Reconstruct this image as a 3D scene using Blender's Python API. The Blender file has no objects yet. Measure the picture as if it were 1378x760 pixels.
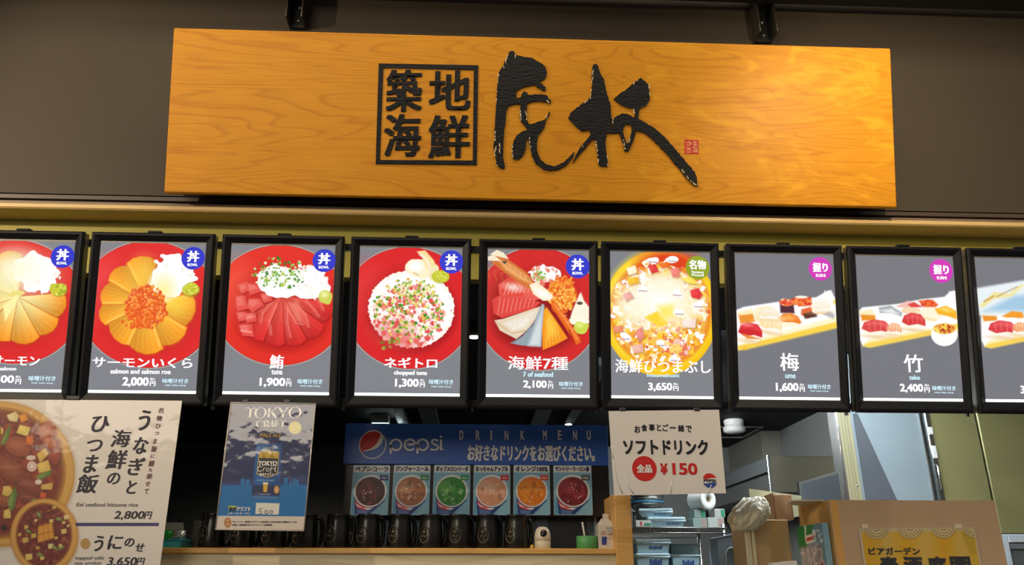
import bpy, math, random
import numpy as np
from mathutils import Matrix, Vector
from mathutils.geometry import tessellate_polygon

random.seed(7)
SC = bpy.context.scene
COL = SC.collection

# ------------------------------------------------------------------ camera, world, light, exposure
CZ = 1.5                                   # eye height of the photographer
PITCH, YAW, ROLL, FPX = 0.3582, 0.0437, 0.0007, 1064.26
W_PX, H_PX = 1378, 760
_f = np.array([math.sin(YAW) * math.cos(PITCH), math.cos(YAW) * math.cos(PITCH), math.sin(PITCH)])
_r = np.array([math.cos(YAW), -math.sin(YAW), 0.0])
_u = np.cross(_r, _f)
_r, _u = _r * math.cos(ROLL) + _u * math.sin(ROLL), _u * math.cos(ROLL) - _r * math.sin(ROLL)

cam_d = bpy.data.cameras.new('camera')
cam_d.sensor_fit = 'HORIZONTAL'
cam_d.sensor_width = 36.0
cam_d.lens = FPX / W_PX * 36.0
cam = bpy.data.objects.new('camera', cam_d)
COL.objects.link(cam)
cam.matrix_world = Matrix(((_r[0], _u[0], -_f[0], 0), (_r[1], _u[1], -_f[1], 0), (_r[2], _u[2], -_f[2], CZ), (0, 0, 0, 1)))
SC.camera = cam

SC.view_settings.view_transform = 'Standard'
SC.view_settings.look = 'None'
SC.view_settings.gamma = 1.0
SC.view_settings.use_curve_mapping = False
SC.view_settings.exposure = 0.0

wd = bpy.data.worlds.new('food_court_ambient')      # the hall behind the viewer: darker low down, pale lit ceiling above
SC.world = wd
wd.use_nodes = True
nt = wd.node_tree
bg = nt.nodes['Background']
tc = nt.nodes.new('ShaderNodeTexCoord')
sx = nt.nodes.new('ShaderNodeSeparateXYZ')
rp = nt.nodes.new('ShaderNodeValToRGB')
nt.links.new(tc.outputs['Generated'], sx.inputs[0])
nt.links.new(sx.outputs['Z'], rp.inputs[0])
e = rp.color_ramp.elements
e[0].position = 0.0; e[0].color = (.20, .175, .15, 1)
e[1].position = 1.0; e[1].color = (.30, .25, .20, 1)
for pos, c in ((.13, (.15, .135, .118, 1)), (.155, (.70, .62, .53, 1)), (.42, (.60, .53, .46, 1)), (.55, (.20, .17, .135, 1))):
    k = e.new(pos); k.color = c
nt.links.new(rp.outputs[0], bg.inputs[0])
bg.inputs[1].default_value = 0.50


def lamp(name, kind, loc, power, color, aim=None, **kw):
    d = bpy.data.lights.new(name, kind)
    d.energy = power
    d.color = color
    for a, b in kw.items():
        setattr(d, a, b)
    o = bpy.data.objects.new(name, d)
    COL.objects.link(o)
    o.location = loc
    if aim is not None:
        o.rotation_euler = (Vector(aim) - Vector(loc)).to_track_quat('-Z', 'Y').to_euler()
    return o


WARM = (1.0, .80, .55)
lamp('track_spot_left', 'SPOT', (-3.24, 1.30, 3.40), 165, WARM, (-.3, 3.0, 3.25), spot_size=1.5, spot_blend=.6, shadow_soft_size=.03)
lamp('track_spot_right', 'SPOT', (1.58, 1.78, 3.50), 60, WARM, (2.1, 3.15, 3.0), spot_size=2.4, spot_blend=1.0, shadow_soft_size=.03)
lamp('hall_front_light', 'AREA', (-4.2, -6.0, 4.75), 215, (1, .87, .70), (-4.2, 0, 4.6), shape='RECTANGLE', size=4.4, size_y=2.6)
lamp('hall_downlight', 'AREA', (.2, 1.2, 5.2), 50, (1, .84, .62), (.2, 3.0, 2.9), shape='RECTANGLE', size=4.0, size_y=.8)
lamp('kitchen_light', 'AREA', (1.75, 3.75, 2.66), 34, (.88, .96, 1.0), (1.95, 4.5, 1.4), shape='RECTANGLE', size=1.3, size_y=.35)
lamp('kitchen_wall_fill', 'AREA', (1.0, 5.4, 2.60), 42, (.90, .96, 1.0), (2.2, 5.8, 1.9), shape='RECTANGLE', size=.9, size_y=.5)  # unseen fill added to brighten the right-hand kitchen walls
lamp('kitchen_left_light', 'AREA', (-.75, 6.0, 2.50), 5, (.85, .97, 1.0), (-.75, 5.5, 0), shape='RECTANGLE', size=.6, size_y=.2)

# ------------------------------------------------------------------ pixel -> place helpers (used to read positions off the photograph)
def ray(x, y):
    return _f + _r * (x - W_PX / 2) / FPX + _u * (H_PX / 2 - y) / FPX


def at(x, y, Y):
    d = ray(x, y); d = d * Y / d[1]
    return Vector((d[0], d[1], d[2] + CZ))


def atz(x, y, z):
    d = ray(x, y); d = d * (z - CZ) / d[2]
    return Vector((d[0], d[1], d[2] + CZ))


def atx(x, y, X):
    d = ray(x, y); d = d * X / d[0]
    return Vector((d[0], d[1], d[2] + CZ))


class Plane:
    """A flat thing: local x to the right, y up along it, z towards the viewer. a = lean from the vertical, roll/turn in radians."""
    def __init__(self, origin, a=0.0, roll=0.0, turn=0.0):
        self.M = Matrix.Translation(origin) @ Matrix.Rotation(turn, 4, 'Z') @ Matrix.Rotation(math.pi / 2 + a, 4, 'X') @ Matrix.Rotation(roll, 4, 'Z')
        self.I = self.M.inverted()

    def px(self, x, y, z=0.0):
        d = Vector(ray(x, y)); o = Vector((0, 0, CZ))
        lo = self.I @ o; ld = self.I.to_3x3() @ d
        t = (z - lo.z) / ld.z
        p = lo + ld * t
        return (p.x, p.y)

    def box(self, x0, y0, x1, y1):
        ym, xm = (y0 + y1) / 2, (x0 + x1) / 2
        return (self.px(x0, ym)[0], self.px(xm, y1)[1], self.px(x1, ym)[0], self.px(xm, y0)[1])

    def pts(self, pts):
        return [self.px(*p) for p in pts]


# ------------------------------------------------------------------ materials
def lin(c):
    c = np.asarray(c, float)
    return np.where(c <= .04045, c / 12.92, ((c + .055) / 1.055) ** 2.4)


def rgb(r, g, b):
    return tuple(lin((r / 255, g / 255, b / 255))) + (1.0,)


MATS = {}


def mat(name, color, rough=.5, metal=0.0, emit=0.0, spec=.5, bump=0.0, bscale=60, vary=0.0, vscale=8, alpha=1.0, trans=0.0, coat=0.0, stretch=(1, 1, 1)):
    if name in MATS:
        return MATS[name]
    m = bpy.data.materials.new(name)
    m.use_nodes = True
    n = m.node_tree
    p = n.nodes['Principled BSDF']
    p.inputs['Base Color'].default_value = color
    p.inputs['Roughness'].default_value = rough
    p.inputs['Metallic'].default_value = metal
    p.inputs['Specular IOR Level'].default_value = spec
    p.inputs['Alpha'].default_value = alpha
    p.inputs['Transmission Weight'].default_value = trans
    p.inputs['Coat Weight'].default_value = coat
    if emit:
        p.inputs['Emission Color'].default_value = color
        p.inputs['Emission Strength'].default_value = emit
    if bump or vary:
        t = n.nodes.new('ShaderNodeTexCoord')
        mp = n.nodes.new('ShaderNodeMapping'); mp.inputs['Scale'].default_value = stretch
        n.links.new(t.outputs['Object'], mp.inputs[0])
        if bump:
            ns = n.nodes.new('ShaderNodeTexNoise'); ns.inputs['Scale'].default_value = bscale; ns.inputs['Detail'].default_value = 4
            b = n.nodes.new('ShaderNodeBump'); b.inputs['Strength'].default_value = bump; b.inputs['Distance'].default_value = .01
            n.links.new(mp.outputs[0], ns.inputs['Vector']); n.links.new(ns.outputs[0], b.inputs['Height']); n.links.new(b.outputs[0], p.inputs['Normal'])
        if vary:
            nv = n.nodes.new('ShaderNodeTexNoise'); nv.inputs['Scale'].default_value = vscale; nv.inputs['Detail'].default_value = 3
            n.links.new(mp.outputs[0], nv.inputs['Vector'])
            mx = n.nodes.new('ShaderNodeMix'); mx.data_type = 'RGBA'
            mx.inputs[6].default_value = tuple(x * (1 - vary) for x in color[:3]) + (1,)
            mx.inputs[7].default_value = tuple(min(1, x * (1 + vary)) for x in color[:3]) + (1,)
            n.links.new(nv.outputs[0], mx.inputs[0]); n.links.new(mx.outputs[2], p.inputs['Base Color'])
    MATS[name] = m
    return m


def glow(name, color, s=1.0):
    if name in MATS:
        return MATS[name]
    m = bpy.data.materials.new(name); m.use_nodes = True
    n = m.node_tree; n.nodes.clear()
    o = n.nodes.new('ShaderNodeOutputMaterial'); em = n.nodes.new('ShaderNodeEmission')
    em.inputs[0].default_value = color; em.inputs[1].default_value = s
    n.links.new(em.outputs[0], o.inputs[0])
    MATS[name] = m
    return m


def print_mat(name, emit=0.0, rough=.4, coat=0.0, wave=0.0):
    """A printed picture: its colours are held on the mesh in the attribute 'print'."""
    if name in MATS:
        return MATS[name]
    m = bpy.data.materials.new(name); m.use_nodes = True
    n = m.node_tree; p = n.nodes['Principled BSDF']
    a = n.nodes.new('ShaderNodeAttribute'); a.attribute_name = 'print'
    p.inputs['Roughness'].default_value = rough
    p.inputs['Coat Weight'].default_value = coat
    p.inputs['Coat Roughness'].default_value = .06
    p.inputs['Coat IOR'].default_value = 1.5 + .35 * wave
    if emit:
        p.inputs['Base Color'].default_value = (.01, .01, .01, 1)
        p.inputs['Specular IOR Level'].default_value = .15
        n.links.new(a.outputs[0], p.inputs['Emission Color']); p.inputs['Emission Strength'].default_value = emit
    else:
        n.links.new(a.outputs[0], p.inputs['Base Color'])
    if wave:
        t = n.nodes.new('ShaderNodeTexCoord'); ns = n.nodes.new('ShaderNodeTexNoise'); ns.inputs['Scale'].default_value = 9; ns.inputs['Detail'].default_value = 2.5
        b = n.nodes.new('ShaderNodeBump'); b.inputs['Strength'].default_value = wave; b.inputs['Distance'].default_value = .012
        n.links.new(t.outputs['Object'], ns.inputs['Vector']); n.links.new(ns.outputs[0], b.inputs['Height'])
        n.links.new(b.outputs[0], p.inputs['Coat Normal'])
    MATS[name] = m
    return m


def wood_mat(name, light, dark, rough=.35, scale=(1.1, 6.0, 6.0), rings=9.0, burl=0.0, spec=.4):
    m = bpy.data.materials.new(name); m.use_nodes = True
    n = m.node_tree; p = n.nodes['Principled BSDF']
    p.inputs['Roughness'].default_value = rough; p.inputs['Specular IOR Level'].default_value = spec
    t = n.nodes.new('ShaderNodeTexCoord'); mp = n.nodes.new('ShaderNodeMapping'); mp.inputs['Scale'].default_value = scale
    n.links.new(t.outputs['Object'], mp.inputs[0])
    ns = n.nodes.new('ShaderNodeTexNoise'); ns.inputs['Scale'].default_value = 1.0; ns.inputs['Detail'].default_value = 2.5; ns.inputs['Roughness'].default_value = .45; ns.inputs['Distortion'].default_value = .5
    n.links.new(mp.outputs[0], ns.inputs['Vector'])
    mu = n.nodes.new('ShaderNodeMath'); mu.operation = 'MULTIPLY'; mu.inputs[1].default_value = rings
    n.links.new(ns.outputs[0], mu.inputs[0])
    fr = n.nodes.new('ShaderNodeMath'); fr.operation = 'FRACT'; n.links.new(mu.outputs[0], fr.inputs[0])
    rr = n.nodes.new('ShaderNodeValToRGB')
    r_e = rr.color_ramp.elements
    r_e[0].position = 0; r_e[0].color = dark; r_e[1].position = .16; r_e[1].color = light
    k = r_e.new(.78); k.color = tuple(a * .93 + b * .07 for a, b in zip(light, dark)); k = r_e.new(1.0); k.color = dark
    n.links.new(fr.outputs[0], rr.inputs[0])
    fine = n.nodes.new('ShaderNodeTexNoise'); fine.inputs['Scale'].default_value = 1.0; fine.inputs['Detail'].default_value = 4
    mp2 = n.nodes.new('ShaderNodeMapping'); mp2.inputs['Scale'].default_value = (6, 150, 150)
    n.links.new(t.outputs['Object'], mp2.inputs[0]); n.links.new(mp2.outputs[0], fine.inputs['Vector'])
    mx = n.nodes.new('ShaderNodeMix'); mx.data_type = 'RGBA'; mx.blend_type = 'MULTIPLY'
    fr2 = n.nodes.new('ShaderNodeMapRange'); fr2.inputs[1].default_value = .3; fr2.inputs[2].default_value = .7; fr2.inputs[3].default_value = .90; fr2.inputs[4].default_value = 1.05
    n.links.new(fine.outputs[0], fr2.inputs[0])
    mx.inputs[0].default_value = 1.0
    n.links.new(rr.outputs[0], mx.inputs[6]); n.links.new(fr2.outputs[0], mx.inputs[7])
    last = mx.outputs[2]
    if burl:
        bn = n.nodes.new('ShaderNodeTexNoise'); bn.inputs['Scale'].default_value = 4.6; bn.inputs['Detail'].default_value = 5; bn.inputs['Distortion'].default_value = 1.1
        bm = n.nodes.new('ShaderNodeMapping'); bm.inputs['Rotation'].default_value = (0, 0, .6); bm.inputs['Scale'].default_value = (1.0, 2.6, 1)
        n.links.new(t.outputs['Object'], bm.inputs[0]); n.links.new(bm.outputs[0], bn.inputs['Vector'])
        br = n.nodes.new('ShaderNodeMapRange'); br.inputs[1].default_value = .50; br.inputs[2].default_value = .70; br.inputs[3].default_value = 0; br.inputs[4].default_value = burl
        n.links.new(bn.outputs[0], br.inputs[0])
        m2 = n.nodes.new('ShaderNodeMix'); m2.data_type = 'RGBA'
        m2.inputs[7].default_value = (min(1, light[0] * 1.22), light[1] * 1.45, light[2] * 1.6, 1)
        sp = n.nodes.new('ShaderNodeSeparateXYZ'); n.links.new(t.outputs['Object'], sp.inputs[0])
        xr = n.nodes.new('ShaderNodeMapRange'); xr.inputs[1].default_value = 1.7; xr.inputs[2].default_value = 2.5; xr.inputs[3].default_value = .22; xr.inputs[4].default_value = 1.0
        n.links.new(sp.outputs['X'], xr.inputs[0])      # the curly figure lies in the right-hand end of the plank
        mm = n.nodes.new('ShaderNodeMath'); mm.operation = 'MULTIPLY'; n.links.new(br.outputs[0], mm.inputs[0]); n.links.new(xr.outputs[0], mm.inputs[1])
        n.links.new(mm.outputs[0], m2.inputs[0]); n.links.new(last, m2.inputs[6])
        last = m2.outputs[2]
    n.links.new(last, p.inputs['Base Color'])
    MATS[name] = m
    return m


# ------------------------------------------------------------------ mesh building
class MB:
    def __init__(self):
        self.v, self.f, self.m, self.s = [], [], [], []

    def add(self, vs, fs, mi=0, smooth=False):
        b = len(self.v)
        self.v.extend(tuple(map(float, v)) for v in vs)
        for f in fs:
            self.f.append(tuple(i + b for i in f)); self.m.append(mi); self.s.append(smooth)
        return self

    def quad(self, a, b, c, d, mi=0):
        return self.add([a, b, c, d], [(0, 1, 2, 3)], mi)

    def box(self, lo, hi, mi=0, bevel=0.0):
        (x0, y0, z0), (x1, y1, z1) = lo, hi
        if bevel <= 0:
            vs = [(x, y, z) for x in (x0, x1) for y in (y0, y1) for z in (z0, z1)]
            return self.add(vs, [(0, 1, 3, 2), (4, 6, 7, 5), (0, 4, 5, 1), (2, 3, 7, 6), (0, 2, 6, 4), (1, 5, 7, 3)], mi)
        b = min(bevel, (x1 - x0) * .45, (y1 - y0) * .45, (z1 - z0) * .45)
        ring = lambda d, z: [(x0 + d, y0 + b, z), (x0 + b, y0 + d, z), (x1 - b, y0 + d, z), (x1 - d, y0 + b, z), (x1 - d, y1 - b, z), (x1 - b, y1 - d, z), (x0 + b, y1 - d, z), (x0 + d, y1 - b, z)]
        inner = lambda z: [(x0 + b, y0 + b, z), (x0 + b, y0 + b, z), (x1 - b, y0 + b, z), (x1 - b, y0 + b, z), (x1 - b, y1 - b, z), (x1 - b, y1 - b, z), (x0 + b, y1 - b, z), (x0 + b, y1 - b, z)]
        vs = [(x0 + b, y0 + b, z0), (x1 - b, y0 + b, z0), (x1 - b, y1 - b, z0), (x0 + b, y1 - b, z0)] + ring(0, z0 + b) + ring(0, z1 - b) + [(x0 + b, y0 + b, z1), (x1 - b, y0 + b, z1), (x1 - b, y1 - b, z1), (x0 + b, y1 - b, z1)]
        fs = [(3, 2, 1, 0), (20, 21, 22, 23)]
        for i in range(8):
            j = (i + 1) % 8
            fs.append((4 + i, 4 + j, 12 + j, 12 + i))
        cr = [0, 0, 1, 1, 2, 2, 3, 3]
        for i in range(8):
            j = (i + 1) % 8
            a, c = cr[i], cr[j]
            fs.append((a, 4 + j, 4 + i) if a == c else (a, c, 4 + j, 4 + i))
            fs.append((20 + a, 12 + i, 12 + j) if a == c else (20 + a, 12 + i, 12 + j, 20 + c))
        return self.add(vs, fs, mi)

    def hexa(self, low, high, mi=0):
        """A solid from four points below and four above (same order)."""
        vs = list(low) + list(high)
        return self.add(vs, [(3, 2, 1, 0), (4, 5, 6, 7), (0, 1, 5, 4), (1, 2, 6, 5), (2, 3, 7, 6), (3, 0, 4, 7)], mi)

    def flat(self, pts, z=0.0, mi=0):
        """A filled outline in the local xy plane."""
        tris = tessellate_polygon([[Vector((p[0], p[1], 0)) for p in pts]])
        return self.add([(p[0], p[1], z) for p in pts], [orient(t, pts) for t in tris], mi)

    def prism(self, loops, z0, z1, mi=0, side=None):
        """Outline (first loop) with holes, from z0 to z1 along local z."""
        if not isinstance(loops[0][0], (tuple, list)):
            loops = [loops]
        allp = [p for l in loops for p in l]
        tris = tessellate_polygon([[Vector((p[0], p[1], 0)) for p in l] for l in loops])
        n = len(allp)
        vs = [(p[0], p[1], z1) for p in allp] + [(p[0], p[1], z0) for p in allp]
        fs = []
        for t in tris:
            t = orient(t, allp)
            fs.append(t); fs.append(tuple(i + n for i in reversed(t)))
        b0 = len(self.v)
        self.add(vs, fs, mi)
        k = 0
        for li, l in enumerate(loops):
            ar = sum(l[i][0] * l[(i + 1) % len(l)][1] - l[(i + 1) % len(l)][0] * l[i][1] for i in range(len(l)))
            flip = (ar < 0) != (li > 0)
            for i in range(len(l)):
                a, b = k + i, k + (i + 1) % len(l)
                f = (a, b, b + n, a + n) if flip else (b, a, a + n, b + n)
                self.f.append(tuple(q + b0 for q in f)); self.m.append(mi if side is None else side); self.s.append(False)
            k += len(l)
        return self

    def lathe(self, prof, c=(0, 0, 0), n=32, mi=0, axis='z', smooth=True):
        """prof: (radius, height) pairs."""
        vs, fs = [], []
        for (r, h) in prof:
            for i in range(n):
                a = 2 * math.pi * i / n
                x, y = r * math.cos(a), r * math.sin(a)
                p = (x, y, h) if axis == 'z' else ((x, -h, y) if axis == 'y' else (h, x, y))
                vs.append((c[0] + p[0], c[1] + p[1], c[2] + p[2]))
        for k in range(len(prof) - 1):
            for i in range(n):
                j = (i + 1) % n
                fs.append((k * n + i, k * n + j, (k + 1) * n + j, (k + 1) * n + i))
        self.add(vs, fs, mi, smooth)
        for k, rev in ((0, True), (len(prof) - 1, False)):
            if prof[k][0] > 1e-5:
                r = [k * n + i for i in range(n)]
                self.add([vs[i] for i in r], [tuple(reversed(range(n))) if rev else tuple(range(n))], mi)
        return self

    def tube(self, pts, r, n=10, mi=0, closed=False):
        pts = [Vector(p) for p in pts]
        rr = r if isinstance(r, (list, tuple)) else [r] * len(pts)
        m = len(pts); vs = []; prev = None
        for i, p in enumerate(pts):
            if closed:
                d = pts[(i + 1) % m] - pts[i - 1]
            else:
                d = pts[min(i + 1, m - 1)] - pts[max(i - 1, 0)]
            d.normalize()
            if prev is None:
                a = Vector((0, 0, 1)) if abs(d.z) < .9 else Vector((1, 0, 0))
                prev = d.cross(a).normalized()
            s = (prev - d * prev.dot(d)).normalized(); prev = s
            t = d.cross(s)
            for k in range(n):
                an = 2 * math.pi * k / n
                vs.append(p + (s * math.cos(an) + t * math.sin(an)) * rr[i])
        fs = []
        for i in range(m if closed else m - 1):
            for k in range(n):
                a, b = i * n, ((i + 1) % m) * n
                fs.append((a + k, a + (k + 1) % n, b + (k + 1) % n, b + k))
        if not closed:
            fs.append(tuple(reversed(range(n)))); fs.append(tuple((m - 1) * n + k for k in range(n)))
        return self.add(vs, fs, mi, True)

    def build(self, name, mats, parent=None, loc=None):
        me = bpy.data.meshes.new(name)
        me.from_pydata(self.v, [], self.f)
        for m in (mats if isinstance(mats, (list, tuple)) else [mats]):
            me.materials.append(m)
        me.polygons.foreach_set('material_index', self.m)
        me.polygons.foreach_set('use_smooth', self.s)
        me.update()
        o = bpy.data.objects.new(name, me)
        COL.objects.link(o)
        if parent is not None:
            o.parent = parent
        if loc is not None:
            o.location = loc
        return o


def orient(t, pts):
    a, b, c = (pts[i] for i in t)
    return tuple(t) if (b[0] - a[0]) * (c[1] - a[1]) - (b[1] - a[1]) * (c[0] - a[0]) > 0 else tuple(reversed(t))


def tag(o, label, cat, group=None):
    o['label'] = label; o['category'] = cat
    if group:
        o['group'] = group
    return o


def thing(name, label, cat, M=None, group=None):
    o = bpy.data.objects.new(name, None)
    o.empty_display_size = .05
    COL.objects.link(o)
    if M is not None:
        o.matrix_world = M if isinstance(M, Matrix) else Matrix.Translation(M)
    return tag(o, label, cat, group)


def struct(name, mb, m):
    o = mb.build(name, m); o['kind'] = 'structure'
    return o


# ------------------------------------------------------------------ lettering (the built-in typeface, turned into meshes)
GLY = {}


def glyphs(s):
    if s not in GLY:
        c = bpy.data.curves.new('t', 'FONT'); c.body = s; c.size = 1.0; c.resolution_u = 3
        o = bpy.data.objects.new('t', c); COL.objects.link(o)
        bpy.context.view_layer.update()
        me = bpy.data.meshes.new_from_object(o.evaluated_get(bpy.context.evaluated_depsgraph_get()))
        vs = np.array([v.co[:] for v in me.vertices]); fs = [tuple(p.vertices) for p in me.polygons]
        bpy.data.objects.remove(o); bpy.data.curves.remove(c); bpy.data.meshes.remove(me)
        GLY[s] = (vs, fs)
    return GLY[s]


def text(mb, s, box, z=.0006, bold=(0, 0), mi=0, shear=0.0, top=1.0):
    """Lay the string s exactly into box (x0, y0, x1, y1); bold = thickening as a share of the box height."""
    vs, fs = glyphs(s)
    lo, hi = vs.min(0), vs.max(0)
    x0, y0, x1, y1 = box
    H = y1 - y0
    bx, by = bold[0] * H, bold[1] * H
    u = (vs[:, 0] - lo[0]) / max(1e-9, hi[0] - lo[0]); w = (vs[:, 1] - lo[1]) / max(1e-9, hi[1] - lo[1])
    offs = [(0, 0)]
    if bx or by:
        offs = [(-bx, -by), (bx, -by), (bx, by), (-bx, by), (0, 0), (bx, 0), (-bx, 0)]
    for k, (dx, dy) in enumerate(offs):
        X = x0 + bx + u * (x1 - x0 - 2 * bx) + dx
        Y = y0 + by + w * (H - 2 * by) + dy
        X = X + shear * (Y - y0)
        mb.add(np.stack([X, Y, np.full(len(X), z + k * .00012)], 1), fs, mi)
    return mb


def stroke(mb, pts, w, z=.0006, mi=0):
    """A flat line of even (or listed) width through points in the local plane."""
    P = [Vector((p[0], p[1])) for p in pts]; n = len(P)
    ww = w if isinstance(w, (list, tuple)) else [w] * n
    vs = []
    for i in range(n):
        d = P[min(i + 1, n - 1)] - P[max(i - 1, 0)]
        d = d.normalized(); nn = Vector((-d.y, d.x)) * ww[i] / 2
        vs += [(P[i].x + nn.x, P[i].y + nn.y, z), (P[i].x - nn.x, P[i].y - nn.y, z)]
    return mb.add(vs, [(2 * i, 2 * i + 1, 2 * i + 3, 2 * i + 2) for i in range(n - 1)], mi)


def arc(cx, cy, rx, ry, a0, a1, n=24):
    return [(cx + rx * math.cos(math.radians(a0 + (a1 - a0) * i / n)), cy + ry * math.sin(math.radians(a0 + (a1 - a0) * i / n))) for i in range(n + 1)]


def disc(cx, cy, rx, ry=None, n=36):
    return arc(cx, cy, rx, ry or rx, 0, 360 - 360 / n, n - 1)


def rrect(x0, y0, x1, y1, r, n=5):
    return arc(x1 - r, y1 - r, r, r, 0, 90, n) + arc(x0 + r, y1 - r, r, r, 90, 180, n) + arc(x0 + r, y0 + r, r, r, 180, 270, n) + arc(x1 - r, y0 + r, r, r, 270, 360, n)


# ------------------------------------------------------------------ pictures printed on the panels and posters
def vnoise(X, Y, scale, seed):
    rs = np.random.RandomState(seed); N = 64
    g = rs.rand(N, N)
    x = X * scale; y = Y * scale
    xi = np.floor(x).astype(int); yi = np.floor(y).astype(int)
    fx = x - xi; fy = y - yi
    fx = fx * fx * (3 - 2 * fx); fy = fy * fy * (3 - 2 * fy)
    a = g[yi % N, xi % N]; b = g[yi % N, (xi + 1) % N]; c = g[(yi + 1) % N, xi % N]; d = g[(yi + 1) % N, (xi + 1) % N]
    return (a * (1 - fx) + b * fx) * (1 - fy) + (c * (1 - fx) + d * fx) * fy


class Pic:
    """A picture painted into a grid; coordinates are those of an outline quad (tl, tr, bl, br) read off the photograph."""
    def __init__(self, quad, ratio, nx, base, seed=1):
        self.tl, self.tr, self.bl, self.br = quad
        self.nx = nx; self.ny = max(2, int(round(nx * ratio))); self.ratio = ratio
        u = (np.arange(self.nx)) / (self.nx - 1); v = np.arange(self.ny) / (self.ny - 1)
        U, V = np.meshgrid(u, v)
        self.X = self._bil(0, U, V); self.Y = self._bil(1, U, V)
        self.dx = abs(self.tr[0] - self.tl[0]) / self.nx
        self.C = np.empty((self.ny, self.nx, 3)); self.C[:] = np.array(base) / 255
        self.seed = seed; self.rnd = random.Random(seed)

    def _bil(self, i, U, V):
        return (self.tl[i] * (1 - U) + self.tr[i] * U) * (1 - V) + (self.bl[i] * (1 - U) + self.br[i] * U) * V

    def uv(self, x, y):
        """outline-quad coordinates -> 0..1 across, 0..1 down"""
        v = .5
        for _ in range(4):
            l = (self.tl[0] + (self.bl[0] - self.tl[0]) * v, self.tl[1] + (self.bl[1] - self.tl[1]) * v)
            r = (self.tr[0] + (self.br[0] - self.tr[0]) * v, self.tr[1] + (self.br[1] - self.tr[1]) * v)
            u = (x - l[0]) / (r[0] - l[0])
            yt = self.tl[1] + (self.tr[1] - self.tl[1]) * u; yb = self.bl[1] + (self.br[1] - self.bl[1]) * u
            v = (y - yt) / (yb - yt)
        return u, v

    def n(self, scale, k=0):
        return vnoise(self.X / 500 + 9, self.Y / 500 + 9, scale, self.seed * 31 + k)

    def mix(self, sl, a, color):
        c = color(self.X[sl], self.Y[sl]) if callable(color) else np.array(color)
        c = np.asarray(c, float) / 255
        self.C[sl] = self.C[sl] * (1 - a[..., None]) + c * a[..., None]

    def win(self, x0, y0, x1, y1):
        m = (self.X >= x0) & (self.X <= x1) & (self.Y >= y0) & (self.Y <= y1)
        r = np.where(m.any(1))[0]; c = np.where(m.any(0))[0]
        if not len(r) or not len(c):
            return None
        return (slice(max(0, r[0] - 1), r[-1] + 2), slice(max(0, c[0] - 1), c[-1] + 2))

    def ell(self, cx, cy, rx, ry, color, rot=0.0, soft=1.0, alpha=1.0, wob=0.0):
        R = max(rx, ry) * (1 + wob) + soft * self.dx * 2
        sl = self.win(cx - R, cy - R, cx + R, cy + R)
        if sl is None:
            return self
        x = self.X[sl] - cx; y = self.Y[sl] - cy
        c, s = math.cos(math.radians(rot)), math.sin(math.radians(rot))
        a, b = x * c + y * s, -x * s + y * c
        q = np.sqrt((a / rx) ** 2 + (b / ry) ** 2)
        if wob:
            q = q + wob * (vnoise(self.X[sl] / 500 + 5, self.Y[sl] / 500 + 5, 18, self.seed + int(cx)) - .5) * 2
        al = np.clip(.5 - (q - 1) * min(rx, ry) / (self.dx * soft), 0, 1) * alpha
        self.mix(sl, al, color)
        return self

    def poly(self, pts, color, soft=1.0, alpha=1.0):
        xs = [p[0] for p in pts]; ys = [p[1] for p in pts]
        m = soft * self.dx * 2
        sl = self.win(min(xs) - m, min(ys) - m, max(xs) + m, max(ys) + m)
        if sl is None:
            return self
        x = self.X[sl]; y = self.Y[sl]
        d = np.full(x.shape, 1e9); ins = np.zeros(x.shape, bool)
        for i in range(len(pts)):
            (ax, ay), (bx, by) = pts[i], pts[(i + 1) % len(pts)]
            ex, ey = bx - ax, by - ay
            L = ex * ex + ey * ey + 1e-12
            t = np.clip(((x - ax) * ex + (y - ay) * ey) / L, 0, 1)
            d = np.minimum(d, np.hypot(x - ax - t * ex, y - ay - t * ey))
            if ay != by:
                c = ((ay > y) != (by > y)) & (x < (bx - ax) * (y - ay) / (by - ay) + ax)
                ins ^= c
        sd = np.where(ins, -d, d)
        self.mix(sl, np.clip(.5 - sd / (self.dx * soft), 0, 1) * alpha, color)
        return self

    def line(self, pts, w, color, alpha=1.0, soft=1.0):
        for a, b in zip(pts[:-1], pts[1:]):
            L = math.hypot(b[0] - a[0], b[1] - a[1]) + 1e-9
            nx, ny = -(b[1] - a[1]) / L * w / 2, (b[0] - a[0]) / L * w / 2
            self.poly([(a[0] + nx, a[1] + ny), (b[0] + nx, b[1] + ny), (b[0] - nx, b[1] - ny), (a[0] - nx, a[1] - ny)], color, soft, alpha)
        return self

    def scatter(self, cx, cy, rx, ry, n, size, colors, aspect=(.5, 1), keep=None, soft=1.0, square=False, alpha=1.0):
        for _ in range(n):
            a = self.rnd.uniform(0, 2 * math.pi); r = math.sqrt(self.rnd.random())
            x, y = cx + rx * r * math.cos(a), cy + ry * r * math.sin(a)
            if keep and not keep(x, y):
                continue
            s = self.rnd.uniform(*size); q = s * self.rnd.uniform(*aspect); col = self.rnd.choice(colors); rot = self.rnd.uniform(0, 180)
            if square:
                c, t = math.cos(math.radians(rot)), math.sin(math.radians(rot))
                self.poly([(x + i * s * c - j * q * t, y + i * s * t + j * q * c) for i, j in ((-1, -1), (1, -1), (1, 1), (-1, 1))], col, soft, alpha)
            else:
                self.ell(x, y, s, q, col, rot, soft, alpha)
        return self

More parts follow.
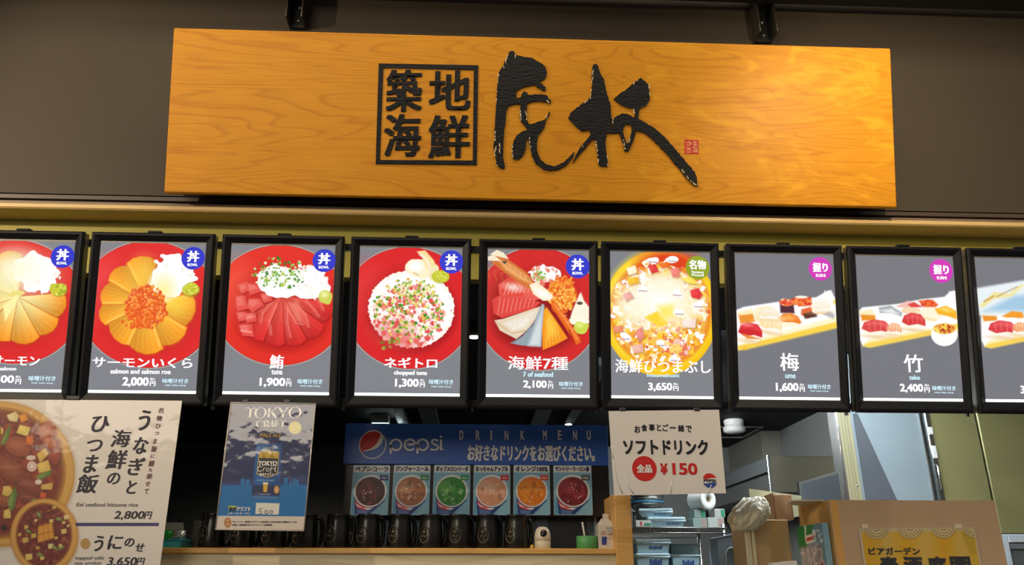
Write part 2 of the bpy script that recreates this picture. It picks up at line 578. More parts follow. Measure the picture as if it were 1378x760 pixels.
    def sector(self, cx, cy, a0, a1, r0, r1, inner, outer, lines=5, lc=(255, 215, 120), edge=(190, 80, 15)):
        """One slice of fish fanned round a bowl."""
        am = (a0 + a1) / 2
        P = lambda a, r: (cx + r * math.cos(math.radians(a)), cy + r * math.sin(math.radians(a)))
        pts = [P(a0, r0), P(a0, r1 * .97), P(a0 + (a1 - a0) * .25, r1 * 1.02), P(am, r1 * 1.03), P(a0 + (a1 - a0) * .75, r1 * 1.0), P(a1, r1 * .93), P(a1, r0)]
        self.poly([(x + 5, y + 6) for x, y in pts], edge, 4, .55)
        inner = np.array(inner, float); outer = np.array(outer, float)
        def col(x, y):
            t = np.clip((np.hypot(x - cx, y - cy) - r0) / (r1 - r0), 0, 1)[..., None]
            w = np.clip((np.degrees(np.arctan2(y - cy, x - cx)) - a0 + 720) % 360 / (a1 - a0), 0, 1)[..., None]
            return (inner * (1 - t) + outer * t) * (1.06 - .2 * w)
        self.poly(pts, col)
        for i in range(lines):
            a = a0 + (a1 - a0) * (i + .6) / lines
            self.line([P(a, r0 + (r1 - r0) * .15), P(a + 2, r0 + (r1 - r0) * .6), P(a, r1 * .97)], 2.2, lc, .35, 2)
        self.line([P(a1, r0 * .9), P(a1, r1 * .93)], 3, edge, .7, 1.5)
        return self

    def build(self, name, w, h, m, parent, x0=0.0, y0=0.0, z=0.0):
        """Flat grid of w by h metres, its lower left corner at x0, y0."""
        nx, ny = self.nx, self.ny
        xs = x0 + np.linspace(0, w, nx); ys = y0 + np.linspace(h, 0, ny)
        gx, gy = np.meshgrid(xs, ys)
        co = np.stack([gx, gy, np.full_like(gx, z)], -1).reshape(-1, 3)
        i = np.arange(nx * ny).reshape(ny, nx)
        q = np.stack([i[1:, :-1], i[1:, 1:], i[:-1, 1:], i[:-1, :-1]], -1).reshape(-1, 4)
        me = bpy.data.meshes.new(name)
        me.vertices.add(len(co)); me.vertices.foreach_set('co', co.ravel())
        me.loops.add(q.size); me.loops.foreach_set('vertex_index', q.ravel().astype(np.int32))
        me.polygons.add(len(q)); me.polygons.foreach_set('loop_start', np.arange(0, q.size, 4, dtype=np.int32))
        me.polygons.foreach_set('loop_total', np.full(len(q), 4, dtype=np.int32))
        at_ = me.attributes.new('print', 'FLOAT_COLOR', 'POINT')
        c = np.ones((nx * ny, 4)); c[:, :3] = lin(np.clip(self.C, 0, 1)).reshape(-1, 3)
        at_.data.foreach_set('color', c.ravel())
        me.materials.append(m); me.update(); me.validate()
        o = bpy.data.objects.new(name, me); COL.objects.link(o)
        if parent is not None:
            o.parent = parent
        return o

# ------------------------------------------------------------------ the setting
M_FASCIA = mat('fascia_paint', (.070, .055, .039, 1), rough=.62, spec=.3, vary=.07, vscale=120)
M_BLACK = mat('black_metal', (.010, .010, .010, 1), rough=.4)
M_DARKTRIM = mat('dark_trim', (.050, .036, .028, 1), rough=.5)
M_LIP = mat('beige_lip', (.70, .49, .20, 1), rough=.45, vary=.08, vscale=4)
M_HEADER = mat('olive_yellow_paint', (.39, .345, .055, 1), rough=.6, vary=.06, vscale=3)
M_KDARK = mat('kitchen_dark_panel', (.020, .022, .022, 1), rough=.35, spec=.5)
M_KCEIL = mat('kitchen_ceiling_black', (.012, .012, .013, 1), rough=.7, spec=.2)
M_KGREY = mat('kitchen_grey_panel', (.17, .18, .165, 1), rough=.40, spec=.5, vary=.08, vscale=2)
M_FLOOR = mat('kitchen_floor', (.10, .09, .08, 1), rough=.6)
M_STEEL = mat('brushed_steel', (.50, .50, .47, 1), rough=.30, metal=1.0, vary=.06, vscale=30, stretch=(1, 1, .05))
M_STEELD = mat('dull_steel', (.30, .30, .28, 1), rough=.42, metal=.9, vary=.08, vscale=12)
M_ALU = mat('aluminium', (.62, .60, .55, 1), rough=.35, metal=1.0)
M_WHITE = mat('white_plastic', (.72, .70, .66, 1), rough=.4)

ZC = 2.75                                                     # kitchen ceiling
YF = 3.15                                                     # face of the fascia over the counter
z_fas = at(180, 262.5, YF).z
z_lip1 = at(180, 270.8, 3.08).z
z_lip0 = at(180, 283.2, 3.08).z
z_hdr0 = at(468, 373, 3.193).z
XL, XR = -3.6, 4.2
struct('wall_front', MB().box((XL, YF, z_fas), (XR, YF + .10, 4.2)), M_FASCIA)
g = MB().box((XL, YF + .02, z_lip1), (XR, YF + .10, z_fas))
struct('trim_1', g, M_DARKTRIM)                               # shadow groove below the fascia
struct('trim_2', MB().box((XL, YF - .004, z_fas - .026), (XR, YF + .02, z_fas - .008)), mat('brown_channel', (.085, .058, .044, 1), rough=.4))
z_lipm = at(180, 276.0, 3.08).z
struct('trim_3', MB().box((XL, 3.088, z_lipm), (XR, YF + .10, z_lip1), bevel=.004), mat('shaded_lip', (.20, .145, .10, 1), rough=.5))  # upper lip: the sign's shadow is put into its grey-brown colour
struct('trim_4', MB().box((XL, 3.074, z_lip0), (XR, YF + .10, z_lipm), bevel=.006), M_LIP)
struct('wall_header', MB().box((XL, 3.193, z_hdr0), (XR, 3.25, z_lip0)), M_HEADER)
zb = at(1378, 17, 3.04).z
struct('ceiling_beam', MB().box((XL, 2.86, zb), (XR, 3.04, zb + .16), bevel=.008), M_BLACK)
XW = atz(1048, 580, ZC).x                                     # right-hand kitchen wall
YB = atz(990, 602, ZC).y                                      # back wall
struct('ceiling', MB().box((XL, 3.25, ZC), (XR, YB + .1, ZC + .08)), M_KCEIL)
struct('floor', MB().box((XL, -1.0, -.08), (XR, YB + .1, 0)), M_FLOOR)
g = MB().box((XL, YB, 0), (.75, YB + .1, ZC), 0)
g.box((.75, YB, 0), (XR, YB + .1, ZC), 1)
struct('wall_back', g, [M_KDARK, M_KGREY])
struct('wall_left', MB().box((XL - .1, 3.25, 0), (XL, YB, ZC)), M_KDARK)
g = MB().box((XW, 4.75, 0), (XW + .1, YB, ZC))
struct('wall_right', g, M_KGREY)
p0 = atz(1022, 580, ZC)
struct('wall_recess', MB().box((p0.x, p0.y - .02, 0), (XW - .002, YB - .002, ZC)), mat('kitchen_tan_panel', (.20, .19, .15, 1), rough=.4))
g = MB()
for (a, b) in (((240, 566), (455, 569)),):
    pa = at(a[0], a[1], YB - .01); pb = at(b[0], b[1], YB - .01)
    g.box((XL, YB - .02, pa.z - .008), (.70, YB, pa.z + .008))
struct('trim_5', g, M_STEELD)

# ------------------------------------------------------------------ the big wooden sign
M_SIGN = wood_mat('sign_wood', (.74, .318, .018, 1), (.625, .243, .0125, 1), rough=.45, scale=(.60, 5.0, 5.0), rings=26, burl=.70, spec=.22)
M_INK = mat('carved_black_lacquer', (.010, .010, .012, 1), rough=.50, bump=.5, bscale=45, spec=.22, stretch=(1, 3.2, 1))
M_FLAKE = mat('bare_pale_wood_edge', (.90, .76, .44, 1), rough=.5)
SW, SH, SA = 3.1046, .7116, .2529
SP = Plane((-1.3135, 3.0, CZ + 2.1863 - SH * math.cos(SA)), SA)
sign = thing('shop_sign', 'long orange wooden sign board with carved black brush characters above the menu screens', 'sign', SP.M)
board = MB().box((0, 0, -.035), (SW, SH, 0), bevel=.005).build('board', M_SIGN, sign)
MB().box((.045, .012, -.115), (SW - .045, SH * .55, -.035)).build('backing_box', M_BLACK, sign)
ax0 = SP.I @ Vector((0, YF, 3.4))
g = MB()
for x in (.35, SW - .42):
    g.hexa([(x, SH * .52, -.05), (x + .05, SH * .52, -.05), (x + .05, SH * .62, -.05), (x, SH * .62, -.05)],
           [(x, SH * .50, -.245), (x + .05, SH * .50, -.245), (x + .05, SH * .60, -.265), (x, SH * .60, -.265)])
    g.build('stand_off', M_BLACK, sign); g = MB()

# square outline
def sq(x, y):
    return SP.px(500 + x / 760 * 155, 75 + y / 760 * 155)
MB().prism([[sq(48, 52), sq(28, 714), sq(694, 722), sq(704, 64)], [sq(78, 82), sq(55, 688), sq(668, 692), sq(674, 95)]], -.002, .004).build('carved_square', M_INK, sign)

def carved(ch, quad, parent=sign, z1=.004):
    vs, fs = glyphs(ch)
    lo, hi = vs.min(0), vs.max(0)
    x0, y0 = quad[0], quad[3]; x1, y1 = quad[2], quad[1]
    mb = MB()
    a, b = sq(x0, y0), sq(x1, y1)
    H = b[1] - a[1]; bx, by = .026 * H, .013 * H
    for kk, (dx, dy) in enumerate(((-1, -1), (1, -1), (1, 1), (-1, 1), (0, 0), (1, 0), (-1, 0))):
        X = a[0] + bx + (vs[:, 0] - lo[0]) / (hi[0] - lo[0]) * (b[0] - a[0] - 2 * bx) + dx * bx
        Y = a[1] + by + (vs[:, 1] - lo[1]) / (hi[1] - lo[1]) * (H - 2 * by) + dy * by
        Y = Y + (X - a[0]) * .04                     # brush strokes climb a little to the right
        mb.add(np.stack([X, Y, np.full(len(X), z1 + kk * .0002)], 1), fs)
    o = mb.build('carved_character', M_INK, parent)
    md = o.modifiers.new('depth', 'SOLIDIFY'); md.thickness = .004; md.offset = -1
    return o
for ch, q in (('築', (92, 100, 336, 372)), ('地', (376, 108, 656, 362)), ('海', (78, 392, 330, 668)), ('鮮', (372, 402, 650, 678))):
    carved(ch, q)

def rough_edge(pts, seg, amp, rnd):
    out = []
    for i in range(len(pts)):
        (ax, ay), (bx, by) = pts[i], pts[(i + 1) % len(pts)]
        L = math.hypot(bx - ax, by - ay); n = max(1, int(L / seg))
        for k in range(n):
            t = k / n
            j = amp if k else amp * .4
            out.append((ax + (bx - ax) * t + rnd.uniform(-j, j), ay + (by - ay) * t + rnd.uniform(-j, j)))
    return out

BA = [(125, 62), (138, 58), (152, 62), (160, 82), (195, 88), (235, 95), (250, 96), (262, 105), (300, 125), (322, 145), (332, 175), (325, 200), (312, 215), (285, 225), (300, 235), (325, 258), (325, 275), (310, 278),
      (285, 262), (262, 245), (230, 250), (195, 258), (170, 272), (160, 290), (165, 318), (188, 314), (192, 295), (205, 280), (225, 288), (228, 303), (270, 298), (310, 299), (335, 305), (340, 322), (354, 330), (352, 348),
      (320, 340), (270, 335), (222, 345), (220, 380), (218, 430), (230, 460), (250, 462), (290, 445), (318, 440), (330, 420), (344, 392), (350, 397), (342, 415), (326, 440), (320, 475), (300, 505), (282, 525), (275, 570),
      (280, 620), (300, 660), (330, 685), (370, 695), (420, 675), (455, 645), (482, 612), (475, 642), (440, 685), (400, 710), (355, 720), (310, 710), (270, 680), (250, 640), (240, 590), (230, 545), (222, 532),
      (216, 580), (210, 610), (195, 640), (165, 660), (142, 650), (138, 600), (148, 555), (165, 525), (190, 505), (215, 498), (224, 490), (212, 475), (190, 450), (180, 410), (186, 352), (150, 352), (122, 358), (110, 380),
      (98, 480), (92, 560), (90, 640), (98, 680), (98, 705), (75, 705), (55, 690), (45, 640), (38, 600), (40, 540), (45, 450), (52, 350), (58, 260), (65, 180), (80, 155), (95, 125), (110, 95)]
BB = [(175, 55), (190, 45), (205, 60), (215, 95), (235, 130), (245, 190), (262, 240), (275, 280), (275, 330), (278, 352), (290, 350), (302, 338), (335, 320), (370, 325), (400, 345), (408, 335), (405, 298), (370, 290), (330, 275), (290, 243), (320, 215), (370, 180),
      (400, 150), (440, 125), (460, 140), (480, 160), (490, 200), (488, 245), (470, 275), (432, 295), (425, 350), (470, 375), (520, 405), (580, 460), (640, 530), (690, 590), (735, 640), (750, 680), (755, 725), (735, 720),
      (690, 675), (640, 610), (570, 530), (500, 460), (450, 425), (415, 415), (405, 450), (385, 500), (370, 530), (350, 530), (345, 500), (328, 450), (318, 425), (300, 432), (270, 430), (250, 432), (245, 480), (248, 540),
      (258, 590), (255, 612), (225, 615), (208, 605), (200, 560), (192, 500), (185, 455), (160, 475), (135, 510), (100, 545), (62, 595), (80, 550), (110, 500), (150, 455), (165, 435), (148, 410), (120, 420), (100, 410),
      (75, 385), (50, 360), (38, 345), (50, 320), (80, 295), (110, 270), (150, 245), (165, 220), (172, 150), (168, 110)]
HB = [(345, 390), (342, 425), (352, 465), (365, 490), (378, 460), (390, 420), (388, 388), (365, 378)]
HB2 = [(275, 378), (283, 388), (291, 380), (283, 372)]
rnd = random.Random(3)
pa = lambda p: SP.px(655 + p[0] / 4.108, 55 + p[1] / 4.108)
pb = lambda p: SP.px(755 + p[0] / 4.11, 75 + p[1] / 4.11)

def brush(outline, holes, f, flakes):
    l0 = [f(p) for p in rough_edge(outline, 9, 2.2, rnd)]
    mb = MB().prism([l0] + [[f(p) for p in rough_edge(h, 9, 1.2, rnd)] for h in holes], -.002, .007, 0, 0)
    o = mb.build('brush_character', M_INK, sign)
    fm = MB()
    for (x0, y0, x1, y1, n) in flakes:                       # slivers of bare wood along the chiselled edge
        for i in range(n):
            t = rnd.random(); x = x0 + (x1 - x0) * t + rnd.uniform(-2.5, 2.5); y = y0 + (y1 - y0) * t + rnd.uniform(-2.5, 2.5)
            w, h = rnd.uniform(2, 5), rnd.uniform(5, 13)
            a = rnd.uniform(-.5, .5)
            q = [(x - w / 2, y - h / 2), (x + w / 2, y - h / 2 + a * 4), (x + w / 2 + a * 3, y + h / 2), (x - w / 2 + a * 3, y + h / 2)]
            fm.flat([f(k) for k in reversed(q)], .0082)
    fl = fm.build('pale_chisel_edge', M_FLAKE, o); fl['kind'] = 'stuff'
brush(BA, [], pa, ((118, 75, 92, 150, 9), (156, 74, 156, 95, 3), (66, 180, 50, 370, 7), (42, 480, 50, 610, 14), (72, 570, 72, 620, 8), (42, 610, 55, 690, 6), (182, 370, 188, 440, 8), (216, 390, 220, 440, 4), (140, 565, 142, 655, 8), (236, 540, 242, 600, 8), (330, 330, 350, 345, 3), (340, 395, 325, 430, 3)))
brush(BB, [HB, HB2], pb, ((178, 70, 160, 240, 16), (150, 245, 90, 290, 5), (190, 470, 206, 590, 13), (400, 300, 404, 335, 6), (378, 460, 374, 480, 5), (286, 355, 286, 385, 5), (340, 450, 352, 520, 6), (484, 160, 490, 225, 6), (430, 130, 395, 160, 5), (620, 570, 700, 680, 8), (705, 690, 750, 722, 9), (255, 540, 258, 610, 4), (80, 555, 120, 500, 3)))

# red seal
sx0, sy0, sx1, sy1 = SP.box(921.2, 188.2, 940, 207.2)
seal = MB().prism([(sx0, sy0), (sx1, sy0 + .001), (sx1, sy1), (sx0, sy1 + .001)], -.001, .0015).build('red_seal', mat('seal_red', (.60, .030, .010, 1), rough=.5), sign)
g = MB(); sw = sx1 - sx0
for pts in (((.10, .78), (.38, .84), (.5, .72)), ((.3, .9), (.42, .62)), ((.12, .62), (.34, .60)), ((.6, .88), (.9, .80)), ((.62, .70), (.92, .62)), ((.75, .9), (.72, .5)), ((.12, .42), (.44, .38)), ((.15, .26), (.3, .34), (.42, .22)),
            ((.12, .12), (.44, .13)), ((.58, .46), (.92, .40)), ((.62, .3), (.66, .12)), ((.78, .34), (.80, .10)), ((.9, .34), (.88, .12)), ((.58, .22), (.94, .20))):
    stroke(g, [(sx0 + a * sw, sy0 + b * (sy1 - sy0)) for a, b in pts], .0042, .0019)
g.build('seal_carving', mat('seal_pale', (.82, .36, .17, 1), rough=.5), seal)

# two steel brackets above it
for (xa, xb, yb_, where) in ((387, 409, 31, 'left-hand'), (1018, 1042, 50.5, 'right-hand')):
    a = at(xa, yb_, YF - .05); b = at(xb, yb_, YF - .05)
    z1 = zb + .15; t = .005
    br = thing('sign_bracket', 'black steel channel bracket on the dark fascia, %s one above the wooden sign' % where, 'bracket', Vector((a.x, YF, a.z)), 'brackets above the wooden sign')
    w = b.x - a.x; h = z1 - a.z
    g = MB().box((0, -.10, 0), (t, 0, h)).box((w - t, -.10, 0), (w, 0, h))
    g.build('flange', mat('bracket_edge', (.10, .085, .065, 1), rough=.35, metal=.6), br)
    MB().box((t, -.02, 0), (w - t, 0, h)).build('web', M_BLACK, br)
    for zz in (.035, .11):
        MB().lathe([(0.0001, .008), (.008, .008), (.010, .002), (.010, 0)], (w * .55, -.02, zz), 12, axis='y').build('bolt', M_STEELD, br)

# ------------------------------------------------------------------ backlit menu boxes
BW, BH, BA_ = .4685, .6612, .2096
BZ = CZ + 1.2530 - BH * math.cos(BA_)
M_MOULD = mat('black_moulding', (.0075, .0085, .012, 1), rough=.46, spec=.28)
M_BOXSIDE = mat('box_side_metal', (.26, .25, .22, 1), rough=.5, metal=.6)
M_PANEL = print_mat('backlit_print', emit=1.0, rough=.25)
G_WHITE = glow('backlit_white', (1, 1, 1, 1), 1.05)
G_ICE = glow('backlit_ice_blue', rgb(205, 238, 250), 1.05)
G_STRIP = glow('white_light_strip', (.93, 1.0, .98, 1), 1.7)
G_BLUE = glow('backlit_blue', rgb(62, 66, 205)); G_OLIVE = glow('backlit_olive', rgb(150, 168, 45)); G_PINK = glow('backlit_magenta', rgb(214, 66, 190))
IN = .035; IB = .047
PB0, PB1 = .0575, BH - .040
PWID, PHEI = BW - 2 * IN, PB1 - PB0
RAT = PHEI / PWID


def lightbox(x0, label, pic, words, badge=None, group='backlit menu boxes above the counter'):
    P = Plane((x0, 3.0, BZ), BA_)
    b = thing('menu_lightbox', label, 'menu board', P.M, group)
    MB().box((.003, .003, -.040), (BW - .003, BH - .003, .0)).build('housing', M_BOXSIDE, b)
    loops = [(0, -.004), (0, .006), (.006, .014), (.012, .014), (IN - .003, .002), (IN, -.002)]
    # four mitred mouldings, each a piece of its own
    c = lambda d: [(d, d * IB / IN), (BW - d, d * IB / IN), (BW - d, BH - d), (d, BH - d)]
    for s in range(4):
        g = MB(); vs = []
        for d, z in loops:
            q = c(d); vs += [(q[s][0], q[s][1], z), (q[(s + 1) % 4][0], q[(s + 1) % 4][1], z)]
        g.add(vs, [(2 * i, 2 * i + 1, 2 * i + 3, 2 * i + 2) for i in range(len(loops) - 1)])
        g.build('frame_moulding', M_MOULD, b)
    MB().box((IN, IB, -.001), (BW - IN, PB0 - .0005, .0012), bevel=.002).build('light_strip', G_STRIP, b)
    pan = pic.build('picture_panel', PWID, PHEI, M_PANEL, b, IN, PB0, .001)
    def bx(q):
        (x0, y0, x1, y1) = q
        ua, va = pic.uv((x0 + x1) / 2, y0); ub, vb = pic.uv((x0 + x1) / 2, y1)
        ul, _ = pic.uv(x0, (y0 + y1) / 2); ur, _ = pic.uv(x1, (y0 + y1) / 2)
        return (IN + max(.003, ul) * PWID if ul > .0 else IN + ul * PWID, PB0 + (1 - vb) * PHEI, IN + ur * PWID, PB0 + (1 - va) * PHEI)
    parts = {}
    for i, (s, q, bold, mi) in enumerate(words):
        nm = 'price' if s[0] in '123456789円税' else 'soup_note' if s[0] in '味w' else 'dish_name' if ord(s[0]) > 200 else 'english_name'
        text(parts.setdefault(nm, MB()), s, bx(q), .0016, bold, mi)
    for nm, g in parts.items():
        g.build(nm, [G_WHITE, G_ICE], b)
    if badge:
        s1, s2, cx, cy, r, m, q1, q2 = badge
        u, v = pic.uv(cx, cy); rr = r / (pic.tr[0] - pic.tl[0]) * PWID
        X, Y = IN + u * PWID, PB0 + (1 - v) * PHEI
        bd = MB().flat(disc(X, Y, rr), .0019).build('round_badge', m, b)
        g = MB()
        for s, q in ((s1, q1), (s2, q2)):
            for k, line in enumerate(s.split('|')):
                n = len(s.split('|')); y0, y1 = q[1] + (q[3] - q[1]) * k / n, q[1] + (q[3] - q[1]) * (k + .86) / n if n > 1 else q[3]
                text(g, line, (X + q[0] * rr, Y - y1 * rr, X + q[2] * rr, Y - y0 * rr), .0024, (.045, .02) if s is s1 else (.05, .04))
        g.build('badge_lettering', G_WHITE, bd)
    MB().box((BW / 2 - .026, BH, -.02), (BW / 2 + .026, BH + .009, .004), bevel=.003).build('hanger_clip', M_MOULD, b)
    return b

GREY = (131, 133, 139)
QUADS = {1: ((-160, 14), (333, 18), (-228, 715), (265, 715)), 2: ((50, 25), (543, 30), (5, 715), (495, 715)), 3: ((45, 15), (530, 20), (3, 718), (498, 718)), 4: ((45, 28), (518, 32), (10, 722), (505, 722)),
         5: ((35, 32), (497, 35), (17, 730), (500, 730)), 6: ((30, 28), (492, 33), (35, 712), (512, 715)), 7: ((32, 28), (497, 32), (55, 720), (543, 722)), 8: ((28, 35), (480, 40), (65, 712), (525, 715)),
         9: ((597, 42), (1052, 46), (650, 712), (1112, 716))}
NX = 190
WHITE = (255, 255, 255)


def bowl(p, cx, cy, rx, ry, col=(226, 42, 44), hi=(255, 92, 92)):
    p.ell(cx, cy, rx + 5, ry + 5, (206, 204, 196)); p.ell(cx, cy, rx + 2, ry + 2, (120, 40, 40)); p.ell(cx, cy, rx, ry, col)
    p.ell(cx - rx * .62, cy - ry * .25, rx * .30, ry * .45, hi, soft=40, alpha=.5)
    p.ell(cx + 6, cy + 12, rx * .72, ry * .72, tuple(c * .86 for c in col), soft=30, alpha=.6)


def rice(p, cx, cy, rx, ry, n=40, seedcol=((255, 255, 255), (255, 252, 240), (250, 240, 225))):
    p.ell(cx, cy, rx, ry, WHITE, wob=.25)
    p.scatter(cx, cy, rx * .98, ry * .98, n, (6, 12), seedcol, (.4, .6))


def roe(p, cx, cy, rx, ry, n=260, cols=((235, 95, 30), (245, 125, 40), (225, 75, 25), (250, 150, 60))):
    p.ell(cx, cy, rx, ry, (232, 95, 35), wob=.2)
    for _ in range(n):
        a = p.rnd.uniform(0, 6.28); r = math.sqrt(p.rnd.random())
        x, y = cx + rx * 1.05 * r * math.cos(a), cy + ry * 1.05 * r * math.sin(a)
        s = p.rnd.uniform(6, 9)
        p.ell(x, y, s, s, p.rnd.choice(cols)); p.ell(x - s * .25, y - s * .3, s * .35, s * .3, (255, 215, 170), alpha=.85)


def wasabi(p, cx, cy, r):
    p.ell(cx + 3, cy + 4, r, r * .8, (150, 130, 30), soft=3, alpha=.6); p.ell(cx, cy, r, r * .78, (205, 205, 60), wob=.2); p.scatter(cx, cy, r * .8, r * .6, 14, (3, 8), ((235, 235, 110), (160, 175, 40), (215, 220, 80)))


def pic1():
    p = Pic(QUADS[1], RAT, NX, GREY, 1)
    bowl(p, 52, 305, 310, 292)
    for a0, a1 in ((-160, -118), (-200, -160), (-235, -200), (-118, -85), (100, 142), (142, 162), (62, 100), (28, 62), (-6, 28)):
        p.sector(68, 285, a0, a1, 8, 218, (255, 246, 170), (246, 150, 36), 4, (255, 225, 120))
    p.ell(40, 200, 150, 110, (255, 250, 190), soft=80, alpha=.75)
    rice(p, 160, 172, 108, 92, 30); p.ell(60, 150, 90, 70, (255, 253, 225), soft=40, alpha=.9); p.ell(60, 270, 40, 14, (240, 225, 130), -10)
    p.poly([(0, 330), (60, 275), (78, 280), (10, 400)], (255, 246, 170), 3); wasabi(p, 255, 247, 40)
    return p


def pic2():
    p = Pic(QUADS[2], RAT, NX, GREY, 2)
    bowl(p, 275, 315, 318, 296)
    for a0, a1 in ((-150, -118), (-118, -78), (-182, -150), (152, 178), (112, 152), (70, 112), (30, 70), (-14, 30)):
        p.sector(270, 315, a0, a1, 30, 214 + (a0 * 7 % 17), (255, 196, 64), (250, 158, 40), 6, (255, 226, 130), (205, 92, 20))
        p.line([(270 + 120 * math.cos(math.radians(a0 + 4)), 315 + 120 * math.sin(math.radians(a0 + 4))), (270 + 205 * math.cos(math.radians(a0 + 3)), 315 + 205 * math.sin(math.radians(a0 + 3)))], 7, (255, 222, 120), .6, 4)
    p.ell(255, 165, 55, 60, (255, 216, 90), soft=40, alpha=.6); p.ell(400, 300, 70, 70, (255, 222, 80), soft=30, alpha=.6)
    rice(p, 385, 180, 102, 92, 30); p.ell(340, 230, 60, 70, WHITE, soft=14); p.ell(345, 250, 40, 50, (255, 240, 120), soft=30, alpha=.7)
    roe(p, 262, 330, 92, 98, 230); p.scatter(220, 380, 70, 50, 50, (6, 9), ((235, 95, 30), (245, 125, 40)))
    wasabi(p, 470, 246, 42)
    return p


def pic3():
    p = Pic(QUADS[3], RAT, NX, GREY, 3)
    bowl(p, 270, 305, 312, 288, (230, 48, 38), (255, 110, 85))
    p.ell(280, 390, 205, 135, (165, 22, 22), soft=20, alpha=.55)
    for a0, a1 in ((112, 150), (88, 112), (62, 88), (36, 62), (8, 36), (-22, 8)):
        p.sector(282, 258, a0, a1, 10, 238 + (a0 * 5 % 19), (238, 100, 84), (216, 42, 42), 2, (246, 120, 105), (160, 20, 24))
    for hl in (((250, 300), (215, 380), (225, 450)), ((300, 310), (300, 390), (315, 460)), ((345, 300), (385, 350), (400, 410)), ((385, 280), (430, 330), (450, 360)), ((230, 290), (185, 340), (175, 390)), ((420, 262), (455, 290), (470, 330))):
        p.line(hl, 13, (246, 112, 98), .55, 7); p.line([(x + 6, y + 4) for x, y in hl], 3, (255, 200, 190), .55, 2)
    p.poly([(305, 300), (350, 285), (385, 395), (345, 385)], (250, 150, 130), 10, .6); p.line([(310, 330), (345, 395), (380, 400)], 3, (255, 200, 185), .6)
    for q in (((75, 215), (118, 195), (130, 235), (92, 258)), ((118, 205), (165, 212), (190, 240), (130, 262)), ((65, 270), (108, 262), (122, 325), (70, 340)), ((125, 280), (180, 278), (195, 310), (140, 345), (118, 320)),
              ((68, 345), (110, 340), (120, 380), (78, 388)), ((108, 350), (155, 345), (162, 385), (115, 396)), ((80, 405), (140, 400), (150, 460), (95, 455)), ((180, 255), (225, 250), (235, 285), (195, 300))):
        p.poly([(x + 4, y + 5) for x, y in q], (150, 20, 25), 4, .6); p.poly(q, (232, 84, 76)); p.poly([((x * 2 + q[0][0]) / 3, (y * 2 + q[0][1]) / 3) for x, y in q], (247, 140, 128), 6, .6)
    p.line([(85, 430), (140, 440)], 4, (255, 205, 195), .8); p.line([(115, 370), (155, 360)], 4, (255, 190, 180), .7)
    rice(p, 415, 195, 86, 84, 40); rice(p, 275, 190, 132, 76, 70); p.ell(275, 240, 80, 34, WHITE, wob=.2)
    p.scatter(270, 150, 130, 78, 110, (4, 9), ((120, 175, 70), (80, 145, 45), (170, 200, 100), (60, 120, 40), (230, 240, 200)), (.4, .9)); p.scatter(250, 180, 60, 40, 30, (4, 9), ((120, 175, 70), (180, 200, 60)))
    p.ell(484, 268, 32, 36, (208, 214, 90), wob=.2); p.ell(478, 255, 16, 14, (245, 245, 170), soft=8)
    return p


def pic4():
    p = Pic(QUADS[4], RAT, NX, GREY, 4)
    bowl(p, 268, 318, 300, 290, (222, 38, 42), (235, 70, 70))
    p.ell(285, 345, 205, 185, (150, 15, 22), soft=16, alpha=.55)
    p.ell(280, 325, 190, 174, WHITE, wob=.05)
    for k in range(90):
        a = k / 90 * 6.283; p.ell(280 + 192 * math.cos(a), 325 + 176 * math.sin(a), p.rnd.uniform(7, 15), p.rnd.uniform(6, 10), p.rnd.choice((WHITE, (255, 248, 236))), p.rnd.uniform(0, 180))
    p.scatter(270, 355, 168, 150, 330, (6, 15), ((236, 120, 110), (246, 160, 145), (228, 90, 85), (255, 225, 215), (255, 250, 240)), (.5, 1))
    p.ell(190, 440, 80, 50, (228, 84, 84), soft=30, alpha=.6); p.ell(250, 480, 60, 30, (232, 90, 85), soft=20, alpha=.6)
    p.scatter(265, 330, 165, 150, 210, (5, 9), ((110, 165, 50), (165, 190, 60), (220, 225, 120), (80, 140, 40), (240, 235, 150), (235, 190, 90)), (.55, 1))
    p.scatter(300, 230, 90, 50, 60, (5, 8), ((225, 215, 90), (150, 180, 60), (240, 240, 190)))
    p.scatter(175, 490, 50, 28, 14, (6, 10), ((130, 120, 40), (170, 160, 70), (110, 95, 40)))
    p.ell(330, 130, 70, 48, (255, 244, 205), wob=.15); p.poly([(305, 48), (345, 42), (385, 90), (402, 135), (380, 165), (345, 120), (330, 75)], (252, 226, 160), 2); p.line([(318, 60), (350, 85), (372, 140)], 9, WHITE, .8, 4)
    p.ell(300, 120, 34, 26, WHITE, soft=10); p.ell(385, 150, 20, 40, (250, 235, 190), 20); p.line([(290, 150), (315, 165)], 5, (200, 150, 70), .7)
    wasabi(p, 415, 166, 40)
    return p


